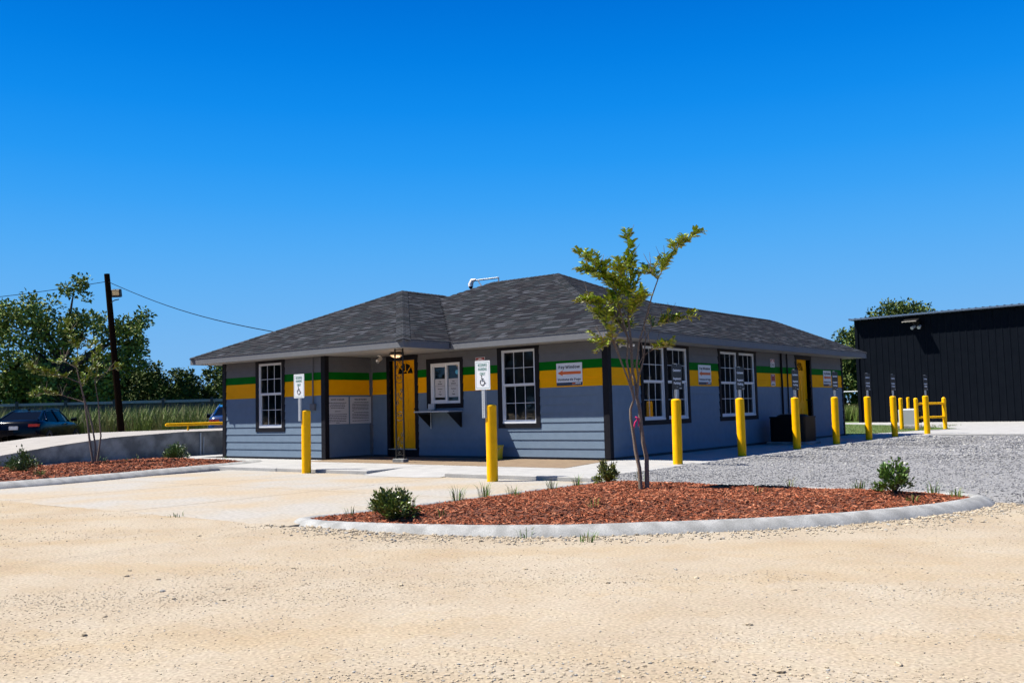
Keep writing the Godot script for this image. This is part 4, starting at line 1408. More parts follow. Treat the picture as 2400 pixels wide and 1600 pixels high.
	var gh := func(a: float, c: float) -> float:
		var base := lerpf(-.004, -.045, clampf((a - 2.1) / .8, 0, 1)) + ground_noise.get_noise_2d(a * 2.0, c * 2.0) * .012
		for bz in [.68, -2.04, -4.97, -7.55, -10.09, -12.44]: base += .05 * exp(-(pow(a - 1.95, 2) + pow(c - bz, 2)) / .05)
		return lerpf(base, -.16, smoothstep(3.6, 4.4, c + ground_noise.get_noise_2d(a * 1.5, 8.0) * .25))
	for j in gz.size() - 1:
		for i in gx.size() - 1:
			gv.quad(Vector3(gx[i], gh.call(gx[i], gz[j + 1]), gz[j + 1]), Vector3(gx[i + 1], gh.call(gx[i + 1], gz[j + 1]), gz[j + 1]), Vector3(gx[i + 1], gh.call(gx[i + 1], gz[j]), gz[j]), Vector3(gx[i], gh.call(gx[i], gz[j]), gz[j]))
	struct(build("gravel_yard", gv, M.gravel, self))
	# concrete apron, path and grass beyond
	var ap := MB.new()
	ap.poly([Vector2(.6, -14.42), Vector2(60, -14.42), Vector2(60, -34.5), Vector2(-5.6, -31.2), Vector2(-12.5, -32.5), Vector2(-12.5, -28.4), Vector2(-4.8, -28.2), Vector2(-1.5, -25.2), Vector2(1.75, -20.3), Vector2(1.05, -18.2), Vector2(.35, -15.2)], -.005, -.25)
	struct(build("apron", ap, M.concrete, self))
	var gp := MB.new()
	gp.poly([Vector2(-14, -14.45), Vector2(.58, -14.45), Vector2(.33, -15.2), Vector2(1.03, -18.2), Vector2(1.73, -20.3), Vector2(-1.5, -25.15), Vector2(-4.8, -28.15), Vector2(-14, -28.3)], .0, -.2)
	struct(build("lawn", gp, M.grass_ground, self))
	var fp := MB.new()
	fp.poly([Vector2(-300, -33.2), Vector2(-12.6, -32.6), Vector2(-5.7, -31.3), Vector2(60, -36), Vector2(200, -300), Vector2(-300, -300)], -.01, -.2)
	struct(build("field", fp, M.grass_ground, self))
	var fl := MB.new()
	fl.poly([Vector2(-60, 22), Vector2(-20.5, -10.5), Vector2(-14.2, -16), Vector2(-14.2, -32), Vector2(-200, -32.9), Vector2(-200, 60)], -.03, -.2)
	struct(build("meadow", fl, M.grass_ground, self))

# rounded kerb swept along a closed or open plan line
func kerb(called: String, pts: PackedVector2Array, closed: bool, half: float, top: float, bot: float, label: String) -> void:
	# rolled kerb: steep towards the bed, sloping off outwards
	var prof := [Vector2(-half, bot), Vector2(-half, top - .02), Vector2(-half * .8, top - .003), Vector2(-half * .3, top), Vector2(half * .1, top - .008), Vector2(half * .5, top - .034), Vector2(half * .85, top - .072), Vector2(half * 1.15, top - .12), Vector2(half * 1.15, bot)]
	# resample
	var ln := PackedVector2Array()
	var m := pts.size()
	for i in (m if closed else m - 1):
		var p0 := pts[(i - 1 + m) % m] if closed or i > 0 else pts[i]
		var p1 := pts[i]
		var p2 := pts[(i + 1) % m]
		var p3 := pts[(i + 2) % m] if closed or i + 2 < m else p2
		var steps := maxi(2, int(p1.distance_to(p2) / .12))
		for k in steps: ln.push_back(p1.cubic_interpolate(p2, p0, p3, float(k) / steps))
	if not closed: ln.push_back(pts[m - 1])
	var b := MB.new()
	var rings := []
	var nr := ln.size()
	for i in nr:
		var a := ln[(i - 1 + nr) % nr] if closed or i > 0 else ln[i]
		var c := ln[(i + 1) % nr] if closed or i < nr - 1 else ln[i]
		var d := (c - a).normalized()
		var s := Vector2(-d.y, d.x)
		var wob := ground_noise.get_noise_2d(ln[i].x * 3.0, ln[i].y * 3.0) * .008
		var ring := []
		for p in prof: ring.push_back(Vector3(ln[i].x + s.x * (p.x + wob), p.y + (wob * .6 if p.y > bot + .01 else 0.0), ln[i].y + s.y * (p.x + wob)))
		rings.push_back(ring)
	for i in (nr if closed else nr - 1):
		var r0: Array = rings[i]
		var r1: Array = rings[(i + 1) % nr]
		for k in prof.size() - 1:
			var n: Vector3 = (r1[k] - r0[k]).cross(r0[k + 1] - r0[k])
			b.quad(r0[k], r1[k], r1[k + 1], r0[k + 1])
	if not closed:
		for r in [rings[0], rings[nr - 1]]:
			for k in range(1, prof.size() - 1): b.tri(r[0], r[k], r[k + 1])
	b.smooth(.3)
	var o := build(called, b, M.kerb, self)
	tag(o, label, "kerb")

func mulch_bed(poly: PackedVector2Array, base: float, rise: float, count: int, region: Rect2, scale: float, seed_: int) -> Callable:
	var h := func(x: float, z: float) -> float:
		var d := edge_dist(Vector2(x, z), poly)
		return base + rise * smoothstep(.05, 1.2, d) + ground_noise.get_noise_2d(x * 3.0, z * 3.0) * .025
	var b := MB.new()
	var c := .1
	var x := region.position.x
	var cache := {}
	var nx := int(region.size.x / c)
	var nz := int(region.size.y / c)
	for j in nz + 1:
		for i in nx + 1:
			var p := region.position + Vector2(i, j) * c
			if Geometry2D.is_point_in_polygon(p, poly): cache[Vector2i(i, j)] = Vector3(p.x, h.call(p.x, p.y), p.y)
	for j in nz:
		for i in nx:
			var k0 := Vector2i(i, j)
			if cache.has(k0) and cache.has(k0 + Vector2i(1, 0)) and cache.has(k0 + Vector2i(0, 1)) and cache.has(k0 + Vector2i(1, 1)):
				b.quad(cache[k0 + Vector2i(0, 1)], cache[k0 + Vector2i(1, 1)], cache[k0 + Vector2i(1, 0)], cache[k0])
	var o := build("mulch_bed", b, M.mulch, self)
	struct(o)
	# chips
	var cm := MB.new()
	cm.bevel(-.5, -.5, -.5, .5, .5, .5, .12)
	var chip := cm.mesh(M.chip)
	var r := RandomNumberGenerator.new()
	r.seed = seed_
	var xs := []
	var cs := []
	while xs.size() < count:
		var p := region.position + Vector2(r.randf() * region.size.x, r.randf() * region.size.y)
		if not Geometry2D.is_point_in_polygon(p, poly): continue
		if edge_dist(p, poly) < .06: continue
		var l := r.randf_range(.025, .085) * scale
		var bs := Basis(Vector3.UP, r.randf() * TAU) * Basis(Vector3.BACK, r.randf_range(-.45, .45)) * Basis(Vector3.RIGHT, r.randf_range(-.7, .7))
		bs = bs * Basis.from_scale(Vector3(l, r.randf_range(.003, .009) * scale, r.randf_range(.008, .02) * scale))
		xs.push_back(Transform3D(bs, Vector3(p.x, h.call(p.x, p.y) + r.randf_range(.002, .02) * scale, p.y)))
		var t := r.randf()
		var k := r.randf_range(.55, 1.35)
		var cc := Color(.225, .066, .031) if t < .55 else (Color(.33, .132, .072) if t < .86 else Color(.085, .03, .018))
		cs.push_back(Color(cc.r * k, cc.g * k, cc.b * k))
	var mm := multi("mulch_chips", chip, xs, cs, o)
	stuff(mm)
	return h

func pebble_mesh(seed_: int) -> ArrayMesh:
	var r := RandomNumberGenerator.new()
	r.seed = seed_
	var b := MB.new()
	var rings := []
	for i in 4:
		var ring := []
		for k in 6:
			var ph: float = [-.9, -.35, .35, .95][i]
			var a := TAU * (k + .5 * (i % 2)) / 6.0
			var rr := cos(ph) * r.randf_range(.8, 1.15) * .5
			ring.push_back(Vector3(rr * cos(a), sin(ph) * .5 * r.randf_range(.85, 1.1), rr * sin(a)))
		rings.push_back(ring)
	for i in 3:
		for k in 6:
			var q := (k + 1) % 6
			b.quad(rings[i][q], rings[i][k], rings[i + 1][k], rings[i + 1][q])
	for k in 6:
		b.tri(Vector3(0, .5, 0), rings[3][(k + 1) % 6], rings[3][k]); b.tri(Vector3(0, -.5, 0), rings[0][k], rings[0][(k + 1) % 6])
	return b.mesh(M.pebble)

func stones() -> void:
	var r := RandomNumberGenerator.new()
	r.seed = 31
	var isl := poly2(ISL)
	var dens := FastNoiseLite.new()
	dens.seed = 4; dens.frequency = .55; dens.fractal_octaves = 3
	var cam := Vector2(10.02, 15.8)
	var tan_ := func() -> Color:
		var k := r.randf_range(.8, 1.2)
		var t := r.randf()
		if t < .84: return Color(.34 * k, .285 * k, .21 * k)
		if t < .97: return Color(.28 * k, .27 * k, .25 * k)
		return Color(.09 * k, .09 * k, .09 * k)
	# loose stones over the dirt
	var xs := []
	var cs := []
	var tries := 0
	while xs.size() < 80000 and tries < 420000:
		tries += 1
		var p := Vector2(r.randf_range(-9, 14), r.randf_range(8.8, 15.2))
		if tries % 2 == 0: p = Vector2(r.randf_range(3.5, 11), r.randf_range(9.5, 14.3))
		if tries % 5 == 0: p = Vector2(r.randf_range(7.3, 14), r.randf_range(3.9, 10))
		if p.x < 2.2 and p.y < 9.35: continue
		if p.x < 8 and Geometry2D.is_point_in_polygon(p, isl): continue
		var d := p.distance_to(cam)
		if d < 1.6: continue
		var along := p.dot(Vector2(.785, -.62))
		var across := p.dot(Vector2(.62, .785))
		var n := dens.get_noise_2d(along * .35, across * 1.8) * .5 + .5
		var de := edge_dist(p, isl)
		var near := smoothstep(.55, .1, de)
		var front := smoothstep(4.9, 3.4, d)
		if r.randf() > .035 + .75 * pow(n, 3.4) + near * .9 + front * .8: continue
		var s := .0035 + .0075 * pow(r.randf(), 2.0)
		if near > .3 and r.randf() < .6: s = .008 + .024 * pow(r.randf(), 2.0)
		if front > .2 and r.randf() < .4: s = .005 + .012 * r.randf()
		if r.randf() < .002: s = .016 + .02 * r.randf()
		if d > 9: s *= 1.3
		var bs := Basis(Vector3.UP, r.randf() * TAU) * Basis(Vector3.RIGHT, r.randf_range(-.4, .4)) * Basis.from_scale(Vector3(s * r.randf_range(1, 1.7), s * r.randf_range(.4, .75), s))
		xs.push_back(Transform3D(bs, Vector3(p.x, dirt_height(p.x, p.y) + s * .12, p.y)))
		cs.push_back(tan_.call())
	# crushed stone raked up against the island kerb
	var outline := isl.slice(3, 16)
	for k in 4200:
		var i := r.randi_range(0, outline.size() - 2)
		var a := outline[i]
		var b := outline[i + 1]
		if r.randf() > a.distance_to(b) / 1.3: continue
		var d := (b - a).normalized()
		var out := Vector2(-d.y, d.x)
		var off := .11 + .55 * pow(r.randf(), 1.6)
		var p := a.lerp(b, r.randf()) + out * off
		var s := (.008 + .026 * pow(r.randf(), 2.0)) * (1.0 - .5 * off)
		var bs := Basis(Vector3.UP, r.randf() * TAU) * Basis(Vector3.RIGHT, r.randf_range(-.6, .6)) * Basis.from_scale(Vector3(s * r.randf_range(1, 1.7), s * r.randf_range(.5, .85), s))
		xs.push_back(Transform3D(bs, Vector3(p.x, dirt_height(p.x, p.y) + s * r.randf_range(.05, .35), p.y)))
		var kk := r.randf_range(.8, 1.15)
		cs.push_back(Color(.36 * kk, .31 * kk, .235 * kk) if r.randf() < .85 else Color(.27 * kk, .265 * kk, .25 * kk))
	stuff(tag(multi("loose_stones", pebble_mesh(1), xs, cs, self), "loose tan and grey stones strewn over the dirt", "stones"))
	# gravel yard stones
	xs = []
	cs = []
	while xs.size() < 42000:
		var p := Vector2(2.15 + 14.0 * pow(r.randf(), 1.2), 4.2 - 18.0 * pow(r.randf(), 1.7))
		if Geometry2D.is_point_in_polygon(p, isl): continue
		var s := r.randf_range(.009, .026) * (1.0 + clampf((2.0 - p.y) / 10.0, 0, 1.2))
		var bs := Basis(Vector3.UP, r.randf() * TAU) * Basis(Vector3.RIGHT, r.randf_range(-.5, .5)) * Basis.from_scale(Vector3(s * r.randf_range(1, 1.6), s * r.randf_range(.5, .9), s))
		var base := lerpf(-.004, -.045, clampf((p.x - 2.1) / .8, 0, 1)) + ground_noise.get_noise_2d(p.x * 2.0, p.y * 2.0) * .012
		for bz in [.68, -2.04, -4.97, -7.55, -10.09, -12.44]: base += .05 * exp(-(pow(p.x - 1.95, 2) + pow(p.y - bz, 2)) / .05)
		base = lerpf(base, -.16, smoothstep(3.6, 4.4, p.y + ground_noise.get_noise_2d(p.x * 1.5, 8.0) * .25))
		if p.y > 3.6: base = maxf(base, dirt_height(p.x, p.y))
		xs.push_back(Transform3D(bs, Vector3(p.x, base + s * .15, p.y)))
		var k := r.randf_range(.72, 1.3)
		var t := r.randf()
		k *= .8 + .35 * clampf(dens.get_noise_2d(p.x * .6, p.y * .6) + .5, 0, 1)
		cs.push_back(Color(.21 * k, .21 * k, .218 * k) if t < .75 else (Color(.31 * k, .305 * k, .29 * k) if t < .93 else Color(.13 * k, .13 * k, .135 * k)))
	stuff(tag(multi("gravel_stones", pebble_mesh(2), xs, cs, self), "crushed grey gravel covering the yard beside the building", "gravel"))

# ------------------------------------------------------------------ plants
func green(r: RandomNumberGenerator, base: Color, spread := .35) -> Color:
	var k := r.randf_range(1 - spread, 1 + spread)
	return Color(base.r * k * r.randf_range(.85, 1.2), base.g * k, base.b * k * r.randf_range(.8, 1.2))

func perp(d: Vector3, a: float) -> Vector3:
	var s := d.cross(Vector3.UP)
	if s.length() < .1: s = d.cross(Vector3.RIGHT)
	s = s.normalized()
	return s.rotated(d.normalized(), a)

# leaf pairs along a twig
func twig_leaves(b: MB, r: RandomNumberGenerator, p0: Vector3, p1: Vector3, n: int, ll: float, base: Color) -> void:
	var d := (p1 - p0).normalized()
	for k in n:
		var t := (k + r.randf() * .6) / n
		var p := p0.lerp(p1, t)
		for sg in 2:
			var s := perp(d, r.randf_range(-.5, .5) + PI * sg)
			var ld := (s * .8 + d * .55 + Vector3(0, r.randf_range(-.25, .35), 0)).normalized()
			b.col = green(r, base)
			var sd := ld.cross(Vector3(r.randf_range(-.4, .4), 1, r.randf_range(-.4, .4))).normalized()
			var L := ll * r.randf_range(.7, 1.25) * (1.0 - .35 * t)
			b.leaf(p, ld, sd, L, L * .55)

# a young multi-stem tree: stems given as local (sideways, height) lines that get depth of their own
func young_tree(called: String, label: String, at_: Vector3, yaw: float, sc: float, stems: Array, seed_: int, leafy: float, base: Color) -> Node3D:
	var o := thing(called, label, "tree", at_, yaw)
	var r := RandomNumberGenerator.new()
	r.seed = seed_
	var tr := MB.new()
	var cr := MB.new()
	var ends := {}
	for st in stems:
		var pts: Array = st[1]
		var path := []
		var dz: float = st[2]
		var z0: float = st[3]
		var m := pts.size()
		for i in m:
			var t := float(i) / (m - 1)
			path.push_back(Vector3(pts[i][0], pts[i][1], z0 + dz * t * t + r.randf_range(-.012, .012)) * sc)
		var rad := []
		for i in m: rad.push_back(lerpf(st[0], st[0] * .16, float(i) / (m - 1)) * sc)
		tr.tube(path, rad, 7)
		# leafy outer part
		var f0: float = st[4]
		for i in m - 1:
			var t := float(i) / (m - 1)
			if t < f0: continue
			var a: Vector3 = path[i]
			var c: Vector3 = path[i + 1]
			var nn := int(ceil(a.distance_to(c) / (.04 * sc) * leafy))
			twig_leaves(cr, r, a, c, nn, .09 * sc, base)
			for k in int(nn * 1.15 * leafy + .5):
				var p := a.lerp(c, r.randf())
				var dd := ((c - a).normalized() * .7 + Vector3(r.randf_range(-1, 1), r.randf_range(-.2, .9), r.randf_range(-1, 1))).normalized()
				var L := r.randf_range(.14, .34) * sc * (1.15 - .7 * t)
				tr.tube([p, p + dd * L], [.004 * sc, .002 * sc], 4, false)
				twig_leaves(cr, r, p + dd * L * .15, p + dd * L, int(3 + L / .038), .108 * sc, base)
			if st.size() > 5 and i == m - 2: pass
	# bare inner twigs
	for st in stems:
		var pts: Array = st[1]
		for k in 5:
			var i := r.randi_range(pts.size() / 3, pts.size() - 2)
			if pts[i][1] < 1.3: continue
			var p := Vector3(pts[i][0], pts[i][1], st[3] + st[2] * pow(float(i) / pts.size(), 2)) * sc
			var dd := Vector3(r.randf_range(-.7, .7), 1.0, r.randf_range(-.7, .7)).normalized()
			tr.tube([p, p + dd * .14 * sc, p + dd * .26 * sc + Vector3(r.randf_range(-.04, .04), .03, 0)], [.006 * sc, .0045 * sc, .002 * sc], 4, false)
	build("trunk", tr, M.bark, o)
	build("crown", cr, M.leaf, o)
	return o

func shrub(label: String, p: Vector3, rad: float, hgt: float, seed_: int, base: Color, leafn: int, open_: float) -> void:
	var o := thing("shrub", label, "shrub", p)
	var r := RandomNumberGenerator.new()
	r.seed = seed_
	var tw := MB.new()
	var lf := MB.new()
	var nst := 26
	for k in nst:
		var a := TAU * k / nst + r.randf_range(-.2, .2)
		var e := acos(1.0 - r.randf() * .93)
		var d := Vector3(sin(e) * cos(a), cos(e), sin(e) * sin(a))
		var tip := Vector3(d.x * rad, .03 + d.y * hgt * .92, d.z * rad) * r.randf_range(.8, 1.1)
		var mid := tip * .5 + Vector3(r.randf_range(-.02, .02), .02, r.randf_range(-.02, .02))
		tw.tube([Vector3(r.randf_range(-.015, .015), -.02, r.randf_range(-.015, .015)), mid, tip], [.007, .004, .002], 4, false)
		for j in leafn:
			var t := pow(r.randf(), .55) * (1.0 - open_) + open_
			var q := mid.lerp(tip, t * 1.6 - .6) if t > .4 else mid * (t + .3)
			q += Vector3(r.randf_range(-1, 1), r.randf_range(-1, 1), r.randf_range(-1, 1)) * rad * .22
			if q.y < .015: q.y = .015 + r.randf() * .03
			var ld := (d + Vector3(r.randf_range(-1, 1), r.randf_range(-.3, 1), r.randf_range(-1, 1)) * .8).normalized()
			lf.col = green(r, base, .45)
			lf.leaf(q, ld, ld.cross(Vector3(r.randf_range(-1, 1), 1, r.randf_range(-1, 1))).normalized(), r.randf_range(.034, .06), .026)
	build("stems", tw, M.dark_bark, o)
	build("leaves", lf, M.leaf, o)

func tuft(label: String, p: Vector3, n: int, hgt: float, spread: float, seed_: int, group := "grass tufts round the planting beds") -> void:
	var r := RandomNumberGenerator.new()
	r.seed = seed_
	var b := MB.new()
	for k in n:
		var a := r.randf() * TAU
		var q := Vector3(cos(a), 0, sin(a)) * spread * sqrt(r.randf()) * .6
		var d := Vector3(cos(a), 0, sin(a))
		var h := hgt * r.randf_range(.45, 1.0)
		var lean := h * r.randf_range(.15, .8)
		b.col = green(r, Color(.075, .15, .03), .35)
		if r.randf() < .15: b.col = Color(.22, .2, .08)
		var s := d.cross(Vector3.UP) * .004
		var p1 := q + d * lean * .3 + Vector3(0, h * .6, 0)
		var p2 := q + d * lean + Vector3(0, h * r.randf_range(.7, 1.0), 0)
		b.quad(q - s - Vector3(0, .02, 0), q + s - Vector3(0, .02, 0), p1 + s * .8, p1 - s * .8); b.tri(p1 - s * .8, p1 + s * .8, p2)
	var o := build("grass_tuft", b, M.blade, self)
	o.position = p
	tag(o, label, "grass", group)

# ------------------------------------------------------------------ far trees
func far_tree(called: String, label: String, p: Vector3, yaw: float, clumps: Array, leaf: float, seed_: int, base: Color, trunk_r: float, group := "") -> Node3D:
	# clumps: [sideways, height, depth, radius] in local metres
	var o := thing(called, label, "tree", p, yaw, group)
	var r := RandomNumberGenerator.new()
	r.seed = seed_
	var cr := MB.new()
	var tr := MB.new()
	var top := 0.0
	for c in clumps: top = maxf(top, c[1])
	tr.tube([Vector3(0, -.2, 0), Vector3(.1, top * .25, .05), Vector3(-.1, top * .5, 0), Vector3(.1, top * .72, .1)], [trunk_r, trunk_r * .8, trunk_r * .55, trunk_r * .25], 8)
	for c in clumps:
		var cc := Vector3(c[0], c[1], c[2])
		var R: float = c[3]
		var y0 := maxf(.4, minf(c[1] - R * .6, top * .55) - absf(c[0]) * .25)
		tr.tube([Vector3(0, y0, 0), Vector3(c[0] * .5, lerpf(y0, c[1], .6), c[2] * .5), cc], [trunk_r * .38, trunk_r * .24, trunk_r * .06], 5, false)
		# sub-clumps give the crown its uneven edge
		var subs := []
		for k in 9:
			var d := Vector3(r.randf_range(-1, 1), r.randf_range(-.8, 1), r.randf_range(-1, 1)).normalized()
			subs.push_back([cc + d * R * r.randf_range(.45, .95), R * r.randf_range(.28, .5)])
		subs.push_back([cc, R * .6])
		var nl := int(60.0 * R * R / (leaf * leaf) * .62)
		for k in nl:
			var s: Array = subs[r.randi_range(0, subs.size() - 1)]
			var d := Vector3(r.randfn(), r.randfn(), r.randfn()).normalized()
			var q: Vector3 = s[0] + d * s[1] * pow(r.randf(), .45)
			if q.y < .1: continue
			var ld := (d * .6 + Vector3(r.randf_range(-1, 1), r.randf_range(-.6, .8), r.randf_range(-1, 1))).normalized()
			cr.col = green(r, base, .4)
			var L := leaf * r.randf_range(.6, 1.2)
			cr.leaf(q, ld, ld.cross(Vector3(r.randf_range(-1, 1), r.randf_range(.2, 1), r.randf_range(-1, 1))).normalized(), L, L * .6)
	build("trunk", tr, M.dark_bark, o)
	build("crown", cr, M.far_leaf, o)
	return o

func fence_run(label: String, a: Vector3, b: Vector3, y_top: float, rail_h: float) -> void:
	var o := thing("wood_fence", label, "fence", a)
	var d := (b - a)
	var ln := d.length()
	d = d.normalized()
	var n := Vector3(-d.z, 0, d.x)
	var t := Transform3D(Basis(d, Vector3.UP, d.cross(Vector3.UP)), Vector3.ZERO)
	var span := 2.6
	var k := 0
	var x := 0.0
	while x < ln:
		var rl := MB.new()
		rl.box(x + .01, y_top - rail_h, .0, minf(x + span, ln) - .01, y_top, .05)
		build("top_rail", rl, M.fence_wood, o, t)
		var pk := MB.new()
		var u := x
		while u < minf(x + span, ln):
			pk.box(u, .05, -.03, u + .135, y_top - rail_h - .01 - .02 * (int(u * 37) % 3), -.008)
			u += .15
		stuff(build("pickets", pk, M.post_wood, o, t))
		var ps := MB.new()
		ps.box(x - .06, -.1, .052, x + .06, y_top + .1, .16)
		build("post", ps, M.post_wood, o, t)
		x += span
		k += 1

func tall_grass(origin: Vector3, along: Vector3, toward: Vector3, s0: float, s1: float, d0: float, d1: float, n: int, hgt: float, seed_: int, label: String) -> void:
	var r := RandomNumberGenerator.new()
	r.seed = seed_
	var b := MB.new()
	for k in 12:
		var a := r.randf() * TAU
		var d := Vector3(cos(a), 0, sin(a))
		var q := d * r.randf() * .12
		var h := r.randf_range(.55, 1.0)
		var s := d.cross(Vector3.UP).rotated(Vector3.UP, r.randf_range(-.8, .8)) * .011
		var p1 := q + d * h * .12 + Vector3(0, h * .6, 0)
		var p2 := q + d * h * r.randf_range(.2, .5) + Vector3(0, h, 0)
		var kk := r.randf_range(.7, 1.3)
		b.col = Color(kk, kk, kk)
		b.quad(q - s, q + s, p1 + s * .8, p1 - s * .8); b.tri(p1 - s * .8, p1 + s * .8, p2)
	var clump := b.mesh(M.blade)
	var xs := []
	var cs := []
	for k in n:
		var p := origin + along * r.randf_range(s0, s1) + toward * r.randf_range(d0, d1)
		var h := hgt * r.randf_range(.65, 1.15)
		xs.push_back(Transform3D(Basis(Vector3.UP, r.randf() * TAU) * Basis.from_scale(Vector3(h * .9, h, h * .9)), p))
		var t := r.randf()
		var kk := r.randf_range(.7, 1.25)
		cs.push_back(Color(.12 * kk, .18 * kk, .04 * kk) if t < .6 else (Color(.19 * kk, .205 * kk, .08 * kk) if t < .85 else Color(.27 * kk, .245 * kk, .125 * kk)))
	stuff(tag(multi("tall_grass", clump, xs, cs, self), label, "grass"))

# ------------------------------------------------------------------ car
func sedan(called: String, label: String, p: Vector3, heading: Vector3, paint: Material) -> void:
	var o := thing(called, label, "car", p)
	var f := Vector3(heading.x, 0, heading.z).normalized()
	o.transform = Transform3D(Basis(f, Vector3.UP, f.cross(Vector3.UP)), p)    # local x forward, z to the right
	# body: loft of cross-sections (x, half width, sill, shoulder height, top height)
	var st := [[-2.38, .70, .42, .62, .70], [-2.33, .82, .26, .70, .93], [-2.15, .88, .22, .80, 1.03], [-1.7, .91, .20, .84, 1.05], [-1.0, .92, .19, .85, 1.0], [0.0, .92, .19, .84, .98], [.9, .92, .19, .82, .97], [1.35, .91, .20, .80, .95], [1.8, .89, .21, .74, .86], [2.15, .84, .24, .66, .76], [2.34, .70, .30, .56, .64], [2.40, .5, .4, .5, .55]]
	var b := MB.new()
	var rings := []
	for s in st:
		var x: float = s[0]
		var w: float = s[1]
		rings.push_back([Vector3(x, s[2], w * .9), Vector3(x, s[2] + .07, w * .98), Vector3(x, lerpf(s[2], s[3], .6), w), Vector3(x, s[3], w * .985), Vector3(x, lerpf(s[3], s[4], .7), w * .93), Vector3(x, s[4], w * .78), Vector3(x, s[4] + .012, 0)])
	for i in rings.size() - 1:
		for k in 6:
			for sg in [1.0, -1.0]:
				var m := Vector3(1, 1, sg)
				var q := [rings[i][k] * m, rings[i + 1][k] * m, rings[i + 1][k + 1] * m, rings[i][k + 1] * m]
				if sg > 0: b.quad(q[0], q[1], q[2], q[3])
				else: b.quad(q[3], q[2], q[1], q[0])
	for e in [0, rings.size() - 1]:
		for k in 6:
			for sg in [1.0, -1.0]:
				var c := Vector3(rings[e][0].x, .5, 0)
				b.tri(c, rings[e][k] * Vector3(1, 1, sg), rings[e][k + 1] * Vector3(1, 1, sg))
	b.smooth(.6)
	build("body", b, paint, o)
	# greenhouse: painted roof over dark glass
	var gs := [[-1.95, 1.045, .70, .72], [-1.15, 1.36, .56, .80], [-.7, 1.425, .55, .82], [.0, 1.445, .56, .83], [.45, 1.42, .56, .82], [1.30, .965, .66, .74]]
	var rf := MB.new()
	var gl := MB.new()
	for i in gs.size() - 1:
		var a: Array = gs[i]
		var c: Array = gs[i + 1]
		var m: MB = gl if i == 0 or i == gs.size() - 2 else rf
		m.quad(Vector3(a[0], a[1], a[2]), Vector3(c[0], c[1], c[2]), Vector3(c[0], c[1], -c[2]), Vector3(a[0], a[1], -a[2]))
		for sg in [1.0, -1.0]:
			var p0 := Vector3(a[0], .97 if i > 0 else 1.04, a[3] * sg)
			var p1 := Vector3(c[0], .97 if i < gs.size() - 2 else .96, c[3] * sg)
			gl.quad(p0, p1, Vector3(c[0], c[1], c[2] * sg), Vector3(a[0], a[1], a[2] * sg)) if sg > 0 else gl.quad(Vector3(a[0], a[1], a[2] * sg), Vector3(c[0], c[1], c[2] * sg), p1, p0)
	rf.smooth(.6)
	build("roof", rf, paint, o)
	build("glass", gl, M.car_glass, o)
	for sg in [1.0, -1.0]:
		var rails := MB.new()
		var line := []
		for g in gs: line.push_back(Vector3(g[0], g[1] + .005, g[2] * sg))
		rails.tube(line, [.03], 6)
		rails.tube([Vector3(-.28, .98, .835 * sg), Vector3(-.33, 1.43, .565 * sg)], [.03], 6)
		rails.tube([Vector3(-1.35, 1.0, .80 * sg), Vector3(-1.0, 1.38, .57 * sg)], [.035], 6)
		build("pillars", rails, paint, o)
		var ch := MB.new()
		ch.tube([Vector3(-1.55, 1.03, .83 * sg), Vector3(-1.15, 1.33, .60 * sg), Vector3(-.7, 1.395, .585 * sg), Vector3(.4, 1.395, .59 * sg)], [.008], 5)
		build("window_trim", ch, M.chrome, o)
		var mi := MB.new()
		mi.tube([Vector3(.88, 1.02, .9 * sg), Vector3(.86, 1.04, 1.1 * sg)], [.06, .085], 8)
		build("mirror", mi, M.car_glass, o)
		var tl := MB.new()
		tl.box(-2.36, .80, .50 * sg if sg > 0 else -.84, -2.1, .90, .84 if sg > 0 else -.50)
		build("tail_light", tl, M.tail_red, o)
		var hd := MB.new()
		hd.box(-.05, .86, .925 if sg > 0 else -.945, .15, .89, .945 if sg > 0 else -.925)
		build("door_handle", hd, M.chrome, o)
	for wx in [-1.42, 1.42]:
		for sg in [1.0, -1.0]:
			var w := node_part("wheel", o, Transform3D(Basis(Vector3.RIGHT, PI / 2 * sg), Vector3(wx, .33, .80 * sg)))
			var ty := MB.new()
			ty.lathe([Vector2(.2, -.1), Vector2(.3, -.11), Vector2(.33, -.08), Vector2(.33, .1), Vector2(.3, .135), Vector2(.22, .13)], 22)
			build("tyre", ty, M.tyre, w)
			var ri := MB.new()
			ri.lathe([Vector2(.22, .125), Vector2(.2, .09), Vector2(.06, .1), Vector2(.0, .12)], 22)
			build("rim", ri, M.rim, w)
	var pl := MB.new()
	pl.box(-2.41, .70, -.155, -2.375, .83, .155)
	var plate := build("licence_plate", pl, M.sign_white, o)
	var an := MB.new()
	an.lathe([Vector2(.06, 0), Vector2(.03, .07), Vector2(0, .075)], 8, at(-1.0, 1.40, 0))
	build("antenna_fin", an, M.car_glass, o)

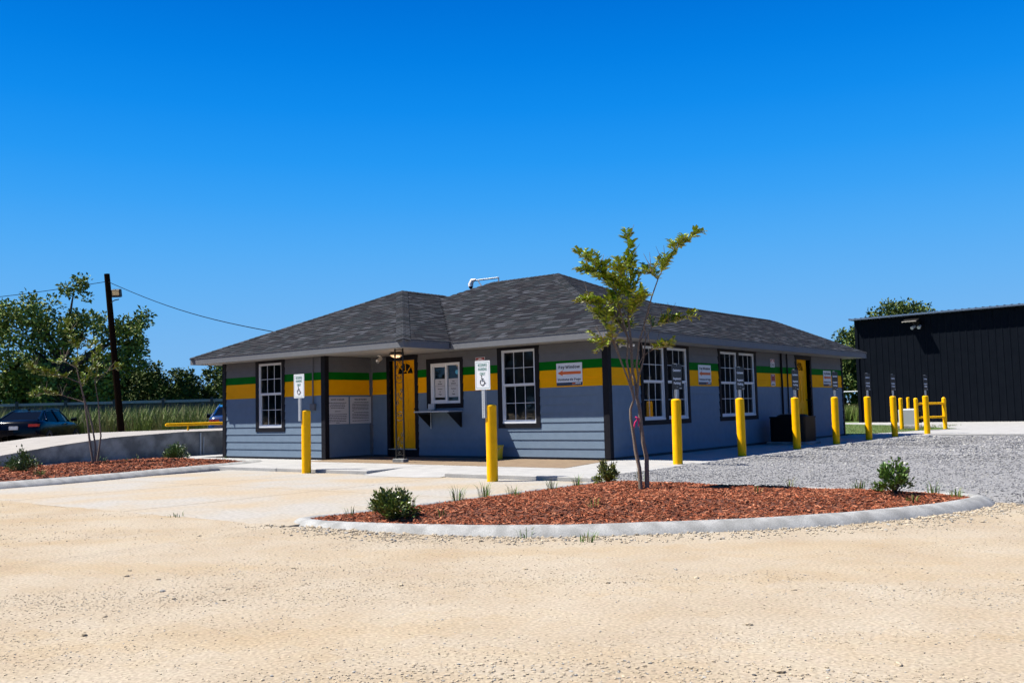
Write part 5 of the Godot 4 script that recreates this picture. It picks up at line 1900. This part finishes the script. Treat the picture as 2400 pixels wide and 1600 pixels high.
# ------------------------------------------------------------------ left background: loading ramp
func ramp_and_rail() -> void:
	var w := thing("loading_ramp", "raised grey concrete loading ramp with a stained retaining wall", "ramp")
	var prof := [[-9.0, .667], [1.2, .667], [3.2, .59], [4.75, .43], [5.95, .27], [8.2, .02]]
	var b := MB.new()
	var dk := MB.new()
	for i in prof.size() - 1:
		var a: Array = prof[i]
		var c: Array = prof[i + 1]
		b.quad(Vector3(-13.1, -.1, c[0]), Vector3(-13.1, -.1, a[0]), Vector3(-13.1, a[1] - .012, a[0]), Vector3(-13.1, c[1] - .012, c[0]))
		b.quad(Vector3(-17.4, -.1, a[0]), Vector3(-17.4, -.1, c[0]), Vector3(-17.4, c[1] - .012, c[0]), Vector3(-17.4, a[1] - .012, a[0]))
		dk.quad(Vector3(-17.42, c[1], c[0]), Vector3(-13.085, c[1], c[0]), Vector3(-13.085, a[1], a[0]), Vector3(-17.42, a[1], a[0]))
		dk.quad(Vector3(-13.085, c[1] - .012, c[0]), Vector3(-13.085, a[1] - .012, a[0]), Vector3(-13.085, a[1], a[0]), Vector3(-13.085, c[1], c[0]))
		dk.quad(Vector3(-17.42, c[1] - .012, c[0]), Vector3(-13.085, c[1] - .012, c[0]), Vector3(-13.085, a[1] - .012, a[0]), Vector3(-17.42, a[1] - .012, a[0]))
	b.quad(Vector3(-17.4, -.1, -9), Vector3(-17.4, .655, -9), Vector3(-13.1, .655, -9), Vector3(-13.1, -.1, -9))
	build("retaining_wall", b, M.old_concrete, w)
	build("deck", dk, M.deck, w)
	var cp := MB.new()
	cp.tube([Vector3(-13.07, 0, .62), Vector3(-13.07, .62, .62)], [.022], 8)
	cp.tube([Vector3(-13.07, 0, .52), Vector3(-13.07, .5, .52)], [.015], 8)
	build("wall_pipe", cp, M.galv, w)
	var o := thing("yellow_guard_rail", "yellow pipe guard rail along the top of the loading ramp", "guard rail", Vector3(-15.2, .667, 0))
	var r := MB.new()
	r.tube([Vector3(0, .185, .40), Vector3(0, .185, .36), Vector3(0, .19, -6.5)], [.03, .048, .048], 14)
	build("rail", r, M.bollard, o)
	for z in [-.35, -2.6, -4.8]:
		var q := MB.new()
		q.tube([Vector3(0, 0, z), Vector3(0, .16, z)], [.028], 10)
		build("post", q, M.bollard, o)

func utility_pole() -> void:
	var o := thing("utility_pole", "dark leaning wooden utility pole with a floodlight below its top", "utility pole", Vector3(-24.75, -.1, -3.6))
	var q := MB.new()
	q.tube([Vector3(0, 0, 0), Vector3(-.47, 6.9, .45)], [.135, .105], 14)
	build("shaft", q, M.pole_wood, o)
	var fl := node_part("floodlight", o, at(-.1, 6.05, .28))
	var a := MB.new()
	a.tube([Vector3(-.27, -.62, .12), Vector3(-.2, -.3, .1), Vector3(.0, -.22, .04), Vector3(.2, -.2, -.02)], [.02], 8)
	build("arm", a, M.iron, fl)
	var face := Transform3D(Basis(Vector3.UP, .65) * Basis(Vector3.RIGHT, .25), Vector3(.08, .05, 0))
	var h := MB.new()
	h.bevel(-.17, -.15, -.1, .17, .16, .1, .02, face)
	build("housing", h, M.iron, fl)
	var g := MB.new()
	g.box(-.13, -.06, .101, .13, .12, .106, face)
	build("glass", g, mat(.55, .42, .22, .3), fl)
	var w0 := thing("power_line", "thin sagging power line from the utility pole to the roof", "wire", Vector3(-25.2, 6.5, -3.16))
	var p := []
	var e := Vector3(14.6, -3.3, 2.0)
	for k in 17:
		var t := k / 16.0
		p.push_back(Vector3(e.x * t, e.y * t - .28 * sin(PI * t), e.z * t))
	var wm := MB.new()
	wm.tube(p, [.013], 5)
	build("cable", wm, M.wire, w0)
	var w1 := thing("overhead_cable", "thin dark overhead cable running left from the utility pole", "wire", Vector3(-25.2, 6.5, -3.16))
	p = []
	e = Vector3(-12.5, -.1, 7.2)
	for k in 13:
		var t := k / 12.0
		p.push_back(Vector3(e.x * t, e.y * t - .45 * sin(PI * t), e.z * t))
	wm = MB.new()
	wm.tube(p, [.013], 5)
	build("cable", wm, M.wire, w1)

func black_building() -> void:
	var ang := deg_to_rad(8)
	var d := Vector3(cos(ang), 0, sin(ang))
	var o := thing("black_warehouse", "black ribbed metal warehouse with a pale metal roof edge", "building", Vector3(-5.2, -.02, -31.3))
	o.transform.basis = Basis(d, Vector3.UP, d.cross(Vector3.UP))
	var H := 5.12
	var L := 34.0
	var D := 14.0
	var core := MB.new()
	core.box(.02, 0, -D, L, H - .05, -.02)
	build("core", core, M.metal_wall, o)
	var pw := .92
	var n := int(L / pw)
	var pm := MB.new()
	# one wall sheet with three ribs
	pm.box(0, .02, -.02, pw - .004, H - .06, 0)
	for u in [.0, .307, .613]:
		pm.quad(Vector3(u, .02, 0), Vector3(u + .025, .02, .018), Vector3(u + .025, H - .06, .018), Vector3(u, H - .06, 0))
		pm.quad(Vector3(u + .025, .02, .018), Vector3(u + .06, .02, .018), Vector3(u + .06, H - .06, .018), Vector3(u + .025, H - .06, .018))
		pm.quad(Vector3(u + .06, .02, .018), Vector3(u + .085, .02, 0), Vector3(u + .085, H - .06, 0), Vector3(u + .06, H - .06, .018))
	var sheet := pm.mesh(M.metal_wall)
	for k in n: put("wall_panel", sheet, o, at(k * pw, 0, 0))
	for k in int(D / pw): put("wall_panel", sheet, o, Transform3D(Basis(Vector3(0, 0, 1), Vector3.UP, Vector3(-1, 0, 0)), Vector3(0, 0, -D + k * pw)))
	var ct := MB.new()
	ct.box(-.05, 0, -.05, .1, H - .06, .05)
	build("corner_trim", ct, M.metal_wall, o)
	# low-slope roof whose edge oversails the wall
	var rf := MB.new()
	rf.box(-.15, H - .05, -D - .2, L, H + .02, .42)
	var x := -.15
	while x < L:
		rf.box(x, H + .02, -D - .2, x + .05, H + .045, .43)
		x += .3
	build("roof", rf, M.metal_trim, o)
	var fl := node_part("floodlight", o, at(2.95, H - .25, 0))
	var h := MB.new()
	h.bevel(-.36, .02, .25, .36, .09, .72, .02, Transform3D(Basis(Vector3.RIGHT, .35), Vector3(0, .05, 0)))
	build("housing", h, M.iron, fl)
	var g := MB.new()
	g.box(-.32, .012, .28, .32, .02, .69, Transform3D(Basis(Vector3.RIGHT, .35), Vector3(0, .05, 0)))
	build("glass", g, mat(.6, .52, .4, .4), fl)
	var br := MB.new()
	br.tube([Vector3(.1, -.25, .03), Vector3(.1, -.22, .3), Vector3(0, -.08, .42)], [.03], 8)
	br.box(-.06, -.38, .03, .26, -.12, .14)
	build("bracket", br, M.iron, fl)
	for k in 2:
		var lm := MB.new()
		lm.tube([Vector3(.05 + k * .25, -.32, .14), Vector3(-.02 + k * .32, -.42, .34)], [.05, .08], 10)
		build("lamp_head", lm, M.galv, fl)

# ------------------------------------------------------------------ scene
func sky_panorama() -> Texture2D:
	var w := 8
	var h := 512
	var im := Image.create(w, h, false, Image.FORMAT_RGBF)
	# linear colour by elevation in degrees
	var key := [[-90.0, Color(.25, .22, .17)], [-.01, Color(.25, .22, .17)], [0.0, Color(.25, .52, .86)], [4.0, Color(.19, .48, .88)], [7.0, Color(.134, .45, .906)], [9.8, Color(.085, .412, .918)], [12.5, Color(.043, .362, .918)], [15.0, Color(.018, .316, .902)], [18.0, Color(.005, .262, .855)], [21.0, Color(.001, .214, .78)], [24.0, Color(.0, .172, .70)], [28.0, Color(.0, .143, .62)], [34.0, Color(.0, .115, .52)], [60.0, Color(.0, .07, .36)], [90.0, Color(.0, .06, .30)]]
	for y in h:
		var el := 90.0 - 180.0 * (y + .5) / h
		var c: Color = key[key.size() - 1][1]
		for k in key.size() - 1:
			if el >= key[k][0] and el < key[k + 1][0]:
				c = key[k][1].lerp(key[k + 1][1], (el - key[k][0]) / (key[k + 1][0] - key[k][0])); break
		for x in w: im.set_pixel(x, y, c)
	return ImageTexture.create_from_image(im)
